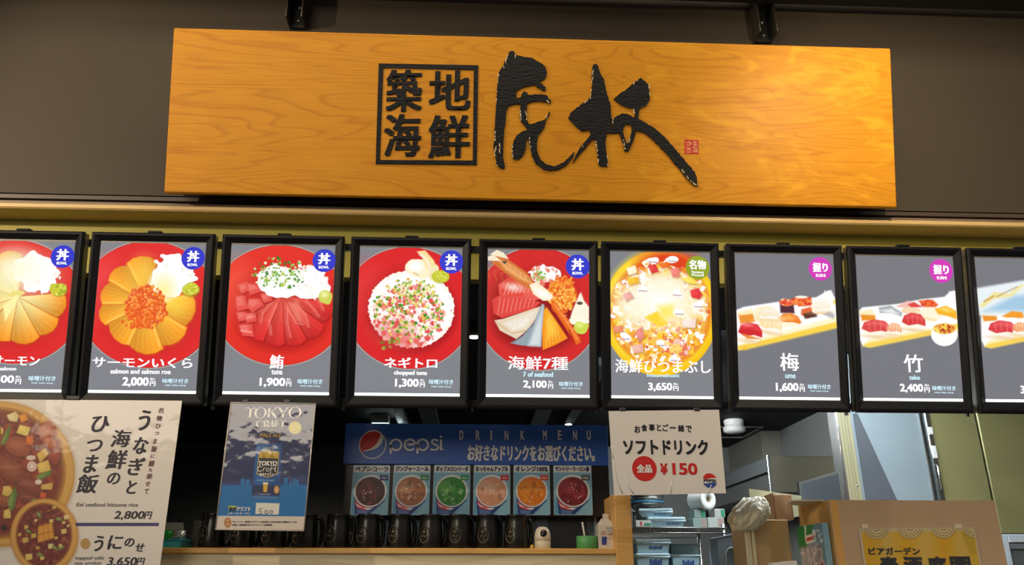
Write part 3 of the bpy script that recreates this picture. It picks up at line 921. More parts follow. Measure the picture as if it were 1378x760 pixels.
def pic5():
    p = Pic(QUADS[5], RAT, NX, GREY, 5)
    bowl(p, 262, 318, 284, 296, (214, 44, 44), (225, 75, 70))
    p.ell(250, 380, 200, 140, (120, 15, 20), soft=20, alpha=.6); p.ell(120, 270, 80, 100, (130, 20, 20), soft=30, alpha=.5)
    p.poly([(80, 205), (135, 165), (210, 190), (270, 275), (180, 290), (85, 262)], (236, 98, 84)); p.poly([(85, 262), (115, 175), (145, 168), (200, 262)], (228, 75, 66), 4)
    for i in range(7):
        p.line([(105 + i * 18, 255 - i * 2), (125 + i * 17, 195 + i * 4)], 4, (255, 190, 175), .75, 2)
    p.ell(148, 218, 36, 18, (255, 236, 225), 10, soft=10, alpha=.8)
    p.poly([(52, 280), (75, 262), (190, 268), (275, 290), (245, 320), (95, 368), (55, 345)], (226, 72, 66))
    for i in range(9):
        p.line([(75 + i * 20, 352 - i * 5), (82 + i * 20, 310 - i * 3), (88 + i * 20, 268 + i)], 4, (255, 160, 145), .8, 2)
    p.poly([(60, 380), (100, 372), (270, 310), (282, 318), (215, 425), (160, 468), (85, 428)], (232, 214, 186)); p.poly([(110, 395), (255, 335), (200, 410), (140, 430)], (252, 246, 236), 12, .9); p.line([(65, 388), (140, 440), (205, 428)], 5, (196, 150, 90), .6, 3)
    for i in range(5):
        p.line([(105 + i * 28, 440 - i * 16), (150 + i * 26, 385 - i * 12)], 3, (214, 180, 150), .5, 2)
    p.poly([(280, 295), (292, 305), (280, 420), (275, 505), (180, 498), (132, 488), (190, 452), (240, 390)], (150, 165, 175)); p.poly([(285, 305), (278, 430), (272, 500), (215, 500), (250, 400)], (222, 228, 230), 8, .9); p.line([(240, 395), (185, 455), (140, 488)], 6, (90, 95, 100), .6, 3)
    p.poly([(288, 330), (300, 312), (340, 370), (385, 440), (398, 462), (340, 495), (282, 520), (280, 430)], (248, 150, 30)); p.poly([(300, 330), (345, 400), (350, 440), (300, 470)], (255, 205, 60), 14, .8)
    for i in range(5):
        p.line([(298 + i * 16, 505 - i * 8), (308 + i * 10, 440 - i * 10), (300 + i * 4, 380 - i * 8)], 3, (255, 222, 120), .7, 2)
    rice(p, 290, 150, 72, 46, 20); p.scatter(290, 160, 70, 45, 40, (6, 11), ((246, 190, 170), (235, 130, 110), WHITE)); p.scatter(268, 158, 34, 22, 18, (5, 9), ((120, 175, 60), (170, 200, 90)))
    roe(p, 372, 250, 62, 84, 180, ((245, 140, 30), (250, 170, 50), (235, 110, 25), (255, 190, 80))); p.scatter(390, 190, 40, 30, 30, (6, 9), ((235, 95, 40), (250, 150, 60)))
    p.poly([(420, 330), (440, 280), (452, 250), (460, 238), (475, 280), (498, 310), (498, 370), (430, 385), (408, 372)], (255, 248, 225), 3); p.ell(455, 292, 14, 8, (90, 80, 70)); p.ell(450, 380, 50, 18, (255, 252, 230))
    p.ell(462, 410, 36, 30, (205, 220, 80), wob=.2); p.ell(455, 398, 14, 10, (240, 245, 150), soft=8)
    # the prawn laid across
    p.poly([(38, 70), (70, 55), (130, 85), (205, 140), (245, 190), (262, 225), (235, 235), (170, 190), (95, 135), (55, 100)], (214, 120, 58)); p.poly([(75, 75), (130, 100), (215, 165), (240, 205), (180, 180), (110, 130)], (244, 176, 110), 5, .9)
    for q in (((42, 58), (75, 35), (105, 48), (130, 80)), ((35, 88), (30, 70), (60, 60), (95, 90))):
        p.poly(q, (250, 235, 205))
    for i in range(6):
        p.line([(60 + i * 28, 110 + i * 18), (30 + i * 30, 130 + i * 10), (40 + i * 34, 175 + i * 12)], 3, (200, 120, 60), .8)
        p.line([(90 + i * 24, 80 + i * 18), (110 + i * 22, 105 + i * 16)], 3, (170, 75, 35), .6)
    p.ell(110, 95, 9, 8, (90, 90, 70))
    p.poly([(222, 205), (255, 190), (300, 225), (332, 258), (325, 280), (285, 282), (240, 250)], (255, 240, 205)); p.poly([(240, 215), (300, 240), (320, 268), (270, 262)], WHITE, 10)
    p.poly([(320, 270), (345, 290), (405, 375), (455, 460), (460, 482), (442, 490), (432, 498), (425, 470), (380, 400), (330, 320)], (236, 104, 34)); p.line([(335, 295), (395, 385), (445, 470)], 9, (252, 160, 80), .8, 4); p.line([(405, 420), (435, 495)], 6, (190, 40, 25))
    for i in range(4):
        p.line([(352 + i * 22, 322 + i * 32), (375 + i * 20, 318 + i * 34)], 3, (255, 210, 160), .8)
    return p


def pic6():
    p = Pic(QUADS[6], RAT, NX, GREY, 6)
    p.ell(264, 322, 268, 300, (250, 196, 20)); p.ell(255, 310, 250, 285, (255, 228, 70), soft=20); p.ell(264, 318, 238, 262, (236, 130, 30), soft=8); p.ell(300, 80, 130, 55, (226, 66, 26), soft=20)
    p.ell(264, 330, 215, 228, (252, 214, 110), soft=14, alpha=.8)
    p.scatter(264, 320, 225, 245, 260, (8, 20), (WHITE, (255, 240, 190), (255, 226, 120), (255, 205, 60), (245, 170, 60), (255, 250, 230)), (.4, .9), square=True)
    p.scatter(264, 320, 225, 245, 160, (5, 11), ((250, 170, 30), (240, 130, 30), (255, 214, 70), (225, 95, 50), (246, 150, 120)), (.5, 1))
    p.scatter(264, 420, 200, 130, 160, (5, 12), ((245, 165, 30), (255, 205, 60), WHITE, WHITE, (236, 140, 90)), (.5, 1))
    p.ell(250, 265, 165, 110, WHITE, soft=50); p.ell(150, 300, 70, 80, (255, 252, 225), soft=30, alpha=.8); p.ell(380, 300, 70, 60, (255, 250, 215), soft=30, alpha=.8); p.ell(285, 190, 90, 45, (255, 252, 225), soft=30); p.poly([(190, 345), (250, 315), (300, 380), (255, 392)], (255, 216, 60), 6); p.poly([(250, 290), (320, 285), (330, 340), (270, 360)], (255, 238, 120), 14)
    for q, c in ((((105, 110), (145, 95), (155, 130), (115, 145)), (255, 245, 210)), (((205, 95), (240, 88), (255, 125), (222, 135)), (226, 62, 62)), (((310, 110), (350, 105), (352, 150), (318, 150)), (242, 130, 120)), (((402, 215), (440, 205), (458, 235), (445, 258), (408, 248)), (228, 56, 60)),
                 (((88, 240), (120, 222), (138, 250), (105, 268)), (240, 170, 160)), (((148, 410), (178, 390), (188, 440), (158, 455)), (235, 140, 130)), (((110, 160), (160, 150), (165, 180), (115, 190)), (250, 190, 50)), (((45, 390), (85, 385), (90, 415), (50, 420)), (236, 140, 110)),
                 (((260, 85), (300, 78), (310, 100), (268, 108)), (240, 110, 30)), (((130, 480), (180, 470), (185, 510), (140, 515)), (240, 180, 165)), (((360, 360), (430, 350), (425, 395), (370, 392)), (250, 225, 215)), (((360, 155), (410, 150), (440, 185), (390, 180)), (255, 225, 90))):
        p.poly([(x + 4, y + 5) for x, y in q], (150, 70, 20), 6, .5); p.poly(q, c); p.poly([(x * .6 + q[0][0] * .4 + 2, y * .6 + q[0][1] * .4 + 2) for x, y in q], tuple(min(255, v + 25) for v in c), 5, .6)
    for x, y in ((350, 320), (440, 285), (340, 230), (180, 210), (270, 470), (320, 65), (225, 70), (100, 440), (330, 540)):
        p.ell(x, y, 28, 16, WHITE, p.rnd.uniform(-40, 40), wob=.3); p.line([(x - 18, y + 8), (x + 20, y + 10)], 4, (120, 60, 60), .6, 2)
    p.scatter(330, 490, 70, 40, 40, (6, 12), (WHITE, (250, 200, 190), (236, 120, 90), (255, 220, 120)), square=True)
    return p


def nigiri(p, x, y, w, h, top, rot=0, grain=True):
    c, s = math.cos(math.radians(rot)), math.sin(math.radians(rot))
    T = lambda a, b: (x + a * w * c - b * h * s, y + a * w * s + b * h * c)
    p.ell(*T(0, .55), w * .52, h * .45, (255, 250, 236), rot); p.ell(*T(.05, .85), w * .5, h * .12, (236, 190, 120), rot, soft=6, alpha=.7)
    p.poly([T(-.58, .25), T(-.5, -.3), T(-.15, -.62), T(.3, -.55), T(.55, -.1), T(.6, .42), T(.2, .3), T(-.25, .5)], top, 2)
    p.poly([T(-.45, -.1), T(-.1, -.5), T(.3, -.42), T(.45, -.05), T(0, -.2)], tuple(min(255, v + 55) for v in top), 8, .6)
    if grain:
        for i in range(4):
            p.line([T(-.35 + i * .24, -.5), T(-.25 + i * .22, .3)], 3.5, tuple(min(255, v + 70) for v in top), .7, 2)


def pic7():
    p = Pic(QUADS[7], RAT, NX, (122, 123, 130), 7)
    p.poly([(30, 470), (30, 310), (75, 290), (250, 262), (420, 240), (470, 210), (490, 205), (498, 225), (510, 240), (540, 380), (545, 378), (52, 500)], WHITE, 3)
    p.poly([(40, 495), (48, 478), (300, 415), (545, 350), (545, 385), (90, 496)], (252, 214, 80), 5); p.poly([(45, 502), (90, 480), (95, 496)], (250, 196, 60), 4)
    p.poly([(150, 440), (300, 400), (540, 330), (540, 350), (200, 440)], (255, 246, 190), 8)
    p.poly([(48, 325), (118, 318), (130, 362), (60, 372)], (240, 150, 50), 3); p.poly([(42, 318), (110, 300), (130, 322), (55, 332)], (255, 240, 190), 4)
    p.ell(180, 322, 60, 36, (255, 244, 205)); p.line([(140, 335), (235, 340)], 5, (230, 200, 130), .7, 4)
    p.ell(225, 385, 60, 40, (255, 252, 240)); p.line([(180, 410), (260, 418)], 6, (250, 214, 120), .7, 4)
    p.poly([(247, 272), (312, 268), (318, 320), (250, 318)], (86, 46, 62), 3); p.ell(280, 268, 34, 18, (236, 120, 70)); p.scatter(280, 264, 32, 16, 30, (4, 8), ((225, 70, 50), (250, 190, 150), (240, 110, 60)))
    p.poly([(240, 345), (262, 322), (300, 318), (335, 335), (352, 365), (330, 378), (255, 360)], (244, 130, 50), 3); p.poly([(255, 345), (290, 325), (325, 345), (300, 355)], (255, 180, 90), 8); p.ell(290, 375, 50, 12, (255, 250, 220))
    p.poly([(300, 250), (330, 238), (395, 240), (402, 280), (350, 285), (308, 268)], (226, 72, 40), 3); p.scatter(350, 262, 44, 22, 40, (5, 9), ((240, 110, 50), (215, 55, 40), (250, 150, 80))); p.ell(350, 240, 30, 7, (255, 240, 225))
    p.poly([(350, 300), (410, 282), (428, 322), (380, 345), (348, 325)], (232, 110, 60), 3); p.poly([(358, 322), (420, 305), (425, 335), (368, 345)], (90, 50, 45), 4)
    p.poly([(425, 312), (470, 300), (512, 325), (505, 345)], (170, 168, 172), 4, .8); p.ell(455, 275, 40, 26, (255, 252, 240))
    for i in range(9):
        p.line([(455 + i * 5, 235), (462 + i * 5, 206 + (i % 3) * 8)], 4, WHITE)
    p.ell(512, 262, 10, 12, (244, 220, 90), soft=4)
    p.ell(200, 350, 60, 20, (255, 236, 180), soft=8); nigiri(p, 205, 372, 96, 52, (255, 226, 170), 10); nigiri(p, 195, 318, 84, 42, (250, 232, 196), 4); nigiri(p, 440, 282, 80, 40, (255, 240, 214), -4)
    nigiri(p, 108, 405, 100, 62, (212, 40, 46), 8, False); p.ell(90, 376, 26, 9, (250, 130, 130), soft=5, alpha=.9); p.poly([(70, 420), (140, 440), (160, 446), (90, 444)], (236, 140, 60), 3)
    return p


def pic8(ox=0, oy=0, q=8, seed=8):
    p = Pic(QUADS[q], RAT, NX, (122, 123, 130), seed)
    A = lambda pts: [(x + ox, y + oy) for x, y in pts]
    E_ = lambda x, y, *a, **k: p.ell(x + ox, y + oy, *a, **k)
    p.poly(A([(45, 300), (60, 285), (220, 268), (330, 245), (440, 232), (470, 205), (500, 200), (540, 390), (430, 405), (300, 425), (95, 475), (62, 470), (48, 440)]), WHITE, 3)
    p.poly(A([(60, 470), (90, 442), (395, 385), (540, 350), (540, 395), (400, 412), (95, 478)]), (250, 214, 90), 4); p.poly(A([(62, 462), (92, 440), (395, 380), (395, 390), (100, 452)]), (255, 246, 190), 5)
    p.poly(A([(50, 318), (118, 322), (122, 345), (58, 350)]), (240, 150, 46), 3); p.poly(A([(48, 305), (100, 295), (122, 320), (52, 318)]), (255, 240, 190), 4)
    if not ox:
        p.poly(A([(135, 285), (190, 275), (245, 310), (240, 328), (200, 312), (140, 312)]), (176, 180, 184), 3); p.poly(A([(140, 300), (195, 290), (230, 315), (180, 312)]), (235, 236, 236), 5)
        p.poly(A([(215, 280), (270, 252), (300, 262), (265, 290)]), (246, 190, 180), 3); p.poly(A([(270, 270), (300, 258), (340, 282), (285, 285)]), (226, 74, 70), 3)
        p.poly(A([(318, 252), (385, 246), (412, 270), (400, 282), (345, 282)]), (236, 92, 46), 3); p.scatter(365, 264, 36, 14, 30, (4, 8), ((240, 120, 60), (220, 70, 40)))
        E_(285, 300, 45, 16, (250, 220, 180)); E_(375, 318, 55, 34, (255, 248, 220)); p.line(A([(330, 330), (400, 345)]), 8, (250, 214, 140), .8, 5)
        p.poly(A([(395, 290), (450, 275), (495, 300), (500, 340), (455, 325), (410, 315)]), (250, 180, 40), 3); p.poly(A([(410, 290), (450, 282), (485, 305), (450, 305)]), (255, 220, 110), 6)
        nigiri(p, 298, 345, 95, 56, (216, 60, 60), 5)
        for i in range(9):
            p.line([(460 + i * 5, 235), (464 + i * 6, 204 + (i % 3) * 8)], 4, WHITE)
        E_(440, 412, 62, 56, (255, 255, 252)); E_(440, 385, 52, 26, (238, 180, 70)); E_(440, 385, 30, 16, (250, 214, 80)); p.scatter(440, 385, 46, 20, 40, (5, 9), ((200, 90, 40), (240, 160, 60), (255, 230, 110), (180, 60, 40)))
        nigiri(p, 125, 378, 118, 56, (220, 72, 72), 4); nigiri(p, 208, 384, 62, 40, (246, 170, 130), 8)
    else:
        p.poly([(600, 190), (824, 150), (1110, 120), (1110, 330), (620, 318)], (236, 244, 248), 6); p.poly([(640, 300), (780, 225), (1000, 200), (1110, 230), (1110, 300)], (150, 196, 226), 12, .8)
        p.poly([(620, 270), (690, 205), (760, 215), (820, 165), (830, 175), (770, 230), (690, 240), (635, 285)], (244, 232, 170), 3); p.line([(640, 255), (690, 225)], 8, (200, 150, 70), .8, 3); p.line([(700, 230), (800, 180)], 5, (170, 130, 60), .7, 3)
        p.poly(A([(143, 325), (190, 300), (240, 305), (250, 330), (200, 340)]), (246, 160, 50), 3); E_(190, 345, 50, 14, WHITE)
        nigiri(p, 730, 378, 118, 56, (220, 66, 70), 4); nigiri(p, 812, 378, 62, 44, (246, 160, 110), 8); nigiri(p, 910, 350, 95, 56, (216, 60, 60), 5); nigiri(p, 1010, 330, 95, 56, (240, 150, 60), 5)
    return p

MIN = (.035, .012); HVY = (.05, .03)
def miso(x0, y0, x1, y1, y2, y3):
    w = x1 - x0
    return [('味噌汁付き', (x0, y0, x1, y1), (.03, .02), 1), ('with miso soup', (x0 + w * .09, y2, x1 - w * .09, y3), (.03, .03), 1)]
def yen(x0, y0, x1, y1):
    return [('円', (x0, y0, x1, y1), (.05, .02), 0), ('税込', (x0 + 1, y0 - 15, x1 - 2, y0 - 4), (.03, .01), 0)]
BOWL_B = ('丼', 'BOWL', None, None, 55, G_BLUE, (-.52, -.66, .52, .34), (-.44, .46, .44, .72))
def bb(cx, cy, r=55):
    return ('丼', 'BOWL', cx, cy, r, G_BLUE, (-.52, -.66, .52, .34), (-.44, .46, .44, .70))
def sb(cx, cy):
    return ('握り', 'SUSHI', cx, cy, 55, G_PINK, (-.66, -.52, .66, .28), (-.42, .44, .42, .70))

XS = [-1.993, -1.4962, -.9988, -.5032, -.0038, .4797, .9791, 1.4700, 1.9600]
lightbox(XS[0], 'backlit menu box of plain salmon slices in a red bowl, cut by the photo edge', pic1(),
         [('サーモン', (-48, 562, 168, 607), MIN, 0), ('salmon', (-15, 612, 62, 630), HVY, 0), ('1,500', (-72, 652, 52, 692), HVY, 0)] + yen(58, 668, 84, 692) + miso(118, 653, 240, 676, 682, 691), bb(275, 90))
lightbox(XS[1], 'backlit menu box of salmon slices topped with orange roe, priced 2,000', pic2(),
         [('サーモンいくら', (22, 565, 480, 612), MIN, 0), ('salmon and salmon roe', (105, 618, 380, 640), HVY, 0), ('2,000', (160, 655, 280, 700), HVY, 0)] + yen(285, 672, 311, 695) + miso(342, 660, 460, 681, 686, 696), bb(483, 98))
lightbox(XS[2], 'backlit menu box of deep red tuna slices and cubes, priced 1,900', pic3(),
         [('鮪', (222, 545, 288, 610), (.03, .008), 0), ('tuna', (230, 616, 282, 637), HVY, 0), ('1,900', (175, 653, 295, 697), HVY, 0)] + yen(299, 669, 323, 692) + miso(352, 657, 468, 680, 685, 695), bb(478, 90))
lightbox(XS[3], 'backlit menu box of pink chopped tuna with green onion on rice, priced 1,300', pic4(),
         [('ネギトロ', (150, 556, 400, 606), MIN, 0), ('chopped tuna', (195, 617, 352, 643), HVY, 0), ('1,300', (200, 655, 312, 698), HVY, 0)] + yen(317, 671, 341, 694) + miso(360, 657, 475, 680, 686, 696), bb(467, 97))
lightbox(XS[4], 'backlit menu box of mixed seafood bowl with a whole prawn across it', pic5(),
         [('海鮮7種', (120, 550, 400, 614), (.022, .006), 0), ('7 of seafood', (190, 624, 330, 647), HVY, 1), ('2,100', (190, 664, 300, 704), HVY, 0)] + yen(306, 680, 330, 702) + miso(357, 668, 468, 690, 695, 705), bb(445, 112))
lightbox(XS[5], 'backlit menu box of bright yellow bowl of diced seafood, with olive green badge', pic6(),
         [('海鮮ひつまぶし', (52, 545, 498, 608), (.022, .006), 0), ('hitsumabushi', (200, 611, 350, 627), HVY, 1), ('3,650', (205, 653, 318, 694), HVY, 0)] + yen(322, 668, 347, 691),
         ('名物', 'Famous|Food', 435, 105, 55, G_OLIVE, (-.72, -.66, .72, .14), (-.5, .26, .5, .76)))
lightbox(XS[6], 'backlit menu box of sushi plank on plain grey, priced 1,600', pic7(),
         [('梅', (250, 512, 340, 597), (.02, .008), 0), ('ume', (275, 614, 325, 632), HVY, 1), ('1,600', (230, 654, 340, 698), HVY, 0)] + yen(345, 672, 370, 696) + miso(385, 660, 495, 683, 688, 697), sb(437, 100))
lightbox(XS[7], 'backlit menu box of sushi plank with a small round roe dish, priced 2,400', pic8(),
         [('竹', (250, 508, 340, 592), (.02, .008), 0), ('take', (275, 606, 325, 627), HVY, 1), ('2,400', (232, 646, 340, 688), HVY, 0)] + yen(345, 662, 370, 686) + miso(382, 655, 490, 677, 682, 692), sb(425, 107))
lightbox(XS[8], 'backlit menu box of sushi before a pale platter, cut by the photo edge', pic8(582, -2, 9, 9),
         [('3,600', (812, 650, 918, 692), HVY, 0)] + yen(925, 668, 950, 690), None)

BP = Plane((0, 3.0, BZ), BA_)
M_CLIP = mat('dark_clip', (.06, .065, .07, 1), rough=.4, metal=.5)
def boxpt(x, v, n):
    return BP.M @ Vector((x, v, n))
for v, which in ((.628, 'upper'), (.022, 'lower')):
    c = boxpt(0, v, -.056)
    rl = thing('mounting_rail', 'long black %s rail carrying the row of menu boxes' % which, 'rail', Matrix.Translation((0, c.y, c.z)) @ Matrix.Rotation(math.pi / 2 + BA_, 4, 'X'), 'rails behind the menu boxes')
    MB().box((-2.6, -.013, -.0155), (2.6, .013, .0155)).build('bar', M_BLACK, rl)
    if which == 'upper':
        for x in (-1.75, -.25, 1.25, 2.2):
            p = rl.matrix_world.inverted() @ Vector((x, 3.19, c.z))
            MB().hexa([(x - .015, -.01, -.012), (x + .015, -.01, -.012), (x + .015, .01, -.012), (x - .015, .01, -.012)], [(x - .015, p.y - .01, p.z), (x + .015, p.y - .01, p.z), (x + .015, p.y + .01, p.z), (x - .015, p.y + .01, p.z)]).build('wall_arm', M_BLACK, rl)
    else:
        for i in range(8):
            x = XS[i] + BW + (XS[i + 1] - XS[i] - BW) * .5
            MB().box((x - .006, -.034, .0), (x + .004, -.006, .012)).build('clip', M_ALU if i == 6 else M_CLIP, rl)
        for x in (-1.75, -.25, 1.25, 2.2):
            MB().box((x - .012, .008, -.035), (x + .012, .55, -.012)).build('upright', M_BLACK, rl)

# ------------------------------------------------------------------ counter, shelf and post
M_OAK = wood_mat('warm_oak', (.80, .47, .15, 1), (.69, .375, .105, 1), rough=.42, scale=(.8, 3, 14), rings=5)
M_PALE = wood_mat('pale_veneer', (.78, .69, .47, 1), (.68, .58, .36, 1), rough=.5, scale=(.9, 3, 7), rings=9)
YS = 3.10
zs1 = at(520, 737.2, YS).z; zs0 = at(520, 745.0, YS).z
xp0 = at(827.5, 700, YS).x; xp1 = at(850, 700, YS).x
shelf = thing('counter_shelf', 'long oak shelf carrying the row of black jugs', 'shelf', Vector((-2.0, YS, 0)))
MB().box((0, .0, zs0), (xp0 + 2.0, .95, zs1), bevel=.003).build('shelf_board', M_OAK, shelf)
MB().box((.0, .012, .0), (xp0 + 2.0, .05, zs0)).build('front_panel', M_PALE, shelf)
post = MB().box((xp0, YS - .006, 0), (xp1, YS + .95, at(840, 664, YS).z), bevel=.003).build('wooden_post', M_OAK)
tag(post, 'upright oak end post at the end of the jug shelf', 'post')

# ------------------------------------------------------------------ black jugs
M_JUG = mat('jug_black', (.008, .0075, .0065, 1), rough=.24, spec=.45)
M_EMB = mat('jug_emblem', (.060, .050, .036, 1), rough=.35, metal=.5)
JY = 3.19
jh = at(620, 692.5, JY).z - zs1


def make_jug():
    r = thing('beer_jug', 'black handled jug', 'jug', None, 'black jugs in a row on the oak shelf')
    R = .0480
    prof = [(R * .93, 0), (R * .98, .003), (R, .012), (R * .985, jh * .30), (R * .94, jh * .55), (R * .88, jh * .78), (R * .86, jh * .90), (R * .885, jh * .955), (R * .89, jh * .985), (R * .86, jh), (R * .80, jh), (R * .78, jh * .90), (R * .74, jh * .5), (R * .7, .012), (.0001, .012)]
    MB().lathe(prof, n=40).build('body', M_JUG, r)
    g = MB()
    cx = R * .82
    pts = []
    for i in range(15):
        a = math.radians(100 - 200 * i / 14)
        pts.append((cx + .006 + .018 * max(0, math.cos(a)) ** .7 if abs(a) < math.pi / 2 else cx - .004, 0, jh * .50 + jh * .40 * math.sin(a)))
    g.tube([(cx - .010, 0, jh * .93)] + pts + [(cx - .004, 0, jh * .10)], .0085, 10)
    g.build('handle', M_JUG, r)
    g = MB()
    a0 = math.radians(-90 - 52); n = Vector((math.cos(a0), math.sin(a0), 0)); t = Vector((-math.sin(a0), math.cos(a0), 0)); up = Vector((0, 0, 1))
    c = n * (R * .972) + up * jh * .40
    ring = [c + t * (.0235 * math.cos(k * math.pi / 12)) * .9 + up * (.030 * math.sin(k * math.pi / 12)) - n * (.0235 * math.cos(k * math.pi / 12)) ** 2 * 9 for k in range(24)]
    g.tube(ring, .0030, 8, closed=True)
    emb = g.build('emblem_ring', M_EMB, r)
    g = MB()
    for (dx, dz, s) in ((0, .008, .011), (-.006, -.006, .008), (.006, -.008, .008), (.001, .018, .006)):
        q = c + t * dx + up * dz
        vs, fs = [], []
        for i in range(5):
            for k in range(10):
                f = math.pi * i / 4; h = 2 * math.pi * k / 10
                vs.append(q + n * (.004 * math.cos(f)) + t * (s * math.sin(f) * math.cos(h)) + up * (s * math.sin(f) * math.sin(h)))
        for i in range(4):
            for k in range(10):
                fs.append((i * 10 + k, i * 10 + (k + 1) % 10, (i + 1) * 10 + (k + 1) % 10, (i + 1) * 10 + k))
        g.add(vs, fs, 0, True)
    g.build('emblem_relief', M_EMB, emb)
    return r


def copy_tree(o, parent=None):
    c = o.copy(); COL.objects.link(c); c.parent = parent
    for ch in o.children:
        copy_tree(ch, c)
    return c

JX = [286, 327, 369, 411, 454, 495, 537.5, 579.5, 617.5, 655.5, 694.5]
ORD = ['first', 'second', 'third', 'fourth', 'fifth', 'sixth', 'seventh', 'eighth', 'ninth', 'tenth', 'eleventh']
WHERE = ['half behind the corner of the beer poster', 'below the middle of the beer poster', 'at the right end of the beer poster', 'showing its handle beside the beer poster',
         'between the beer poster and the drink cards', 'under the dark cola card', 'under the brown drink card', 'under the green drink card', 'under the peach drink card', 'below the peach and orange cards', 'under the orange card']
jug0 = make_jug()
for i, x in enumerate(JX):
    j = jug0 if i == 0 else copy_tree(jug0)
    p = at(x, 715, JY)
    j.location = (p.x, JY, zs1)
    j.rotation_euler = (0, 0, math.radians((20, 26, 24, 18, 22, 28, 26, 24, 36, 32, 20)[i]))
    j['label'] = 'black handled jug, %s in the row, %s' % (ORD[i], WHERE[i])

# ------------------------------------------------------------------ drink machine and its menu board
YD = 3.34
M_NAVY = mat('blue_grey_machine', (.060, .085, .125, 1), rough=.45, spec=.4)
M_GRILLE = mat('dark_vent', (.014, .020, .032, 1), rough=.5)
dx0, dx1 = at(478, 700, YD + .05).x, at(806, 700, YD + .05).x
zt = at(640, 690, YD + .05).z + .10
mach = thing('drink_machine', 'blue grey drink dispensing machine standing behind the jugs', 'machine', Vector((0, YD + .06, zs1)))
g = MB()
gx0, gx1 = at(742, 715, YD + .06).x, at(788, 715, YD + .06).x
hh = zt - zs1
g.box((dx0, .012, 0), (dx1, .48, hh), bevel=.004)
g.build('cabinet', M_NAVY, mach)
for i in range(7):
    xa = at(478 + i * 40.5, 715, YD + .06).x
    MB().box((xa, .0, .006), (xa + .055, .012, hh - .006), bevel=.003).build('front_rib', M_NAVY, mach)
g = MB().box((gx0, .004, .004), (gx1, .012, hh - .01))
nx, nz = 11, 9
for i in range(nx + 1):
    x = gx0 + (gx1 - gx0) * i / nx; g.box((x - .0012, .001, .004), (x + .0012, .004, hh - .01))
for k in range(nz + 1):
    z = .004 + (hh - .014) * k / nz; g.box((gx0, .0015, z - .0012), (gx1, .004, z + .0012))
g.build('vent_grille', M_GRILLE, mach)
MB().box((at(800, 715, YD + .06).x, .0, 0), (at(803.5, 715, YD + .06).x, .012, hh)).build('side_strip', mat('pale_blue_strip', (.25, .31, .38, 1), rough=.4), mach)
g = MB().box((dx0 - .075, .05, .075), (dx0, .20, .115), bevel=.006)
g.build('side_spout', M_NAVY, mach)

# blue drink menu board
DP = Plane(at(460.5, 693.5, YD), 0)
dm = thing('drink_menu_board', 'blue drink menu board with a red, white and blue globe logo over six cup cards', 'menu board', DP.M)
PX = DP.px
dw = PX(819.5, 640)[0]
back_top = PX(640, 626)[1]
MB().box((0, 0, -.05), (dw, back_top, -.004)).build('backboard', mat('backboard_black', (.010, .007, .006, 1), rough=.25), dm)
ht = PX(640, 571)[1]; hb = PX(640, 625.5)[1]
hx0 = PX(463.5, 600)[0]
M_BLUEB = mat('board_blue', (.026, .115, .50, 1), rough=.35, emit=0)
head = MB().box((hx0, hb, -.05), (dw, ht, .006), bevel=.002).build('header_panel', M_BLUEB, dm)
M_WPRINT = mat('print_white', (.85, .85, .84, 1), rough=.5)
M_REDP = mat('print_red', (.62, .018, .015, 1), rough=.45); M_BLK = mat('print_black', (.012, .012, .016, 1), rough=.5); M_NVP = mat('print_navy', (.018, .022, .090, 1), rough=.5)
HX = lambda x, y: PX(460 + x / 1378 * 180, 565 + y / 498 * 65)
cx, cy = HX(320, 255); rx = (HX(462, 255)[0] - HX(180, 255)[0]) / 2; ry = (HX(320, 106)[1] - HX(320, 402)[1]) / 2
logo = MB().prism([disc(cx, cy, rx, ry, 48), disc(cx, cy, rx * .93, ry * .93, 48)], .006, .0075)
G = lambda a, s=.93: (cx + rx * s * math.cos(math.radians(a)), cy + ry * s * math.sin(math.radians(a)))
logo_o = logo.build('globe_ring', M_WPRINT, dm)
top = [G(a, .93) for a in range(52, 222, 6)] + [G(222, .93)]
wave = [HX(*q) for q in ((225, 318), (270, 308), (310, 290), (345, 262), (370, 232), (388, 195), (402, 150))]
MB().flat(top + wave, .0076).build('globe_red_half', M_REDP, logo_o)
wv2 = [HX(*q) for q in ((222, 330), (290, 318), (345, 302), (385, 278), (415, 240), (432, 195), (436, 178), (425, 155), (405, 140))]
MB().flat(wave[::-1][::-1] + wv2[::-1], .0075).build('globe_white_band', M_WPRINT, logo_o)
g = MB(); w_ = HX(20, 0)[0] - HX(0, 0)[0]
def L(mb, pts, w, z=.0072):
    stroke(mb, [HX(*q) for q in pts], w * w_ / 20, z)
for x in (505, 780):
    L(g, [(x, 350), (x, 255)], 21)
    L(g, arc(x + 54, 258, 56, -55, 180, -180, 30), 19)
L(g, [(655, 262), (700, 250), (752, 248)], 15); L(g, [(655, 262), (752, 262)], 9)
L(g, arc(703, 258, 54, -55, 8, 320, 28), 19)
L(g, [(990, 222), (978, 208), (950, 205), (930, 215), (930, 236), (950, 252), (980, 264), (996, 284), (985, 305), (955, 310), (925, 308), (915, 300)], 18)
L(g, [(1022, 314), (1022, 204)], 21)
g.flat([HX(*q) for q in disc(1022, 176, 13)], .0072); g.flat([HX(*q) for q in disc(1046, 304, 6)], .0072)
g.build('logo_lettering', M_WPRINT, dm)
g = MB()
for ch, x in zip('DRINKMENU', (621, 643, 661, 681.5, 703, 733, 753, 773.5, 792)):
    text(g, ch, DP.box(x - (.9 if ch == 'I' else 2.6), 579.5, x + (.9 if ch == 'I' else 2.6), 592), .0072, (.02, .02))
g.build('english_lettering', M_WPRINT, dm); g = MB()
text(g, 'お好きなドリンクをお選びください。', DP.box(629, 599, 800, 621), .0072, (.028, .018))
g.build('slogan_lettering', M_WPRINT, dm)

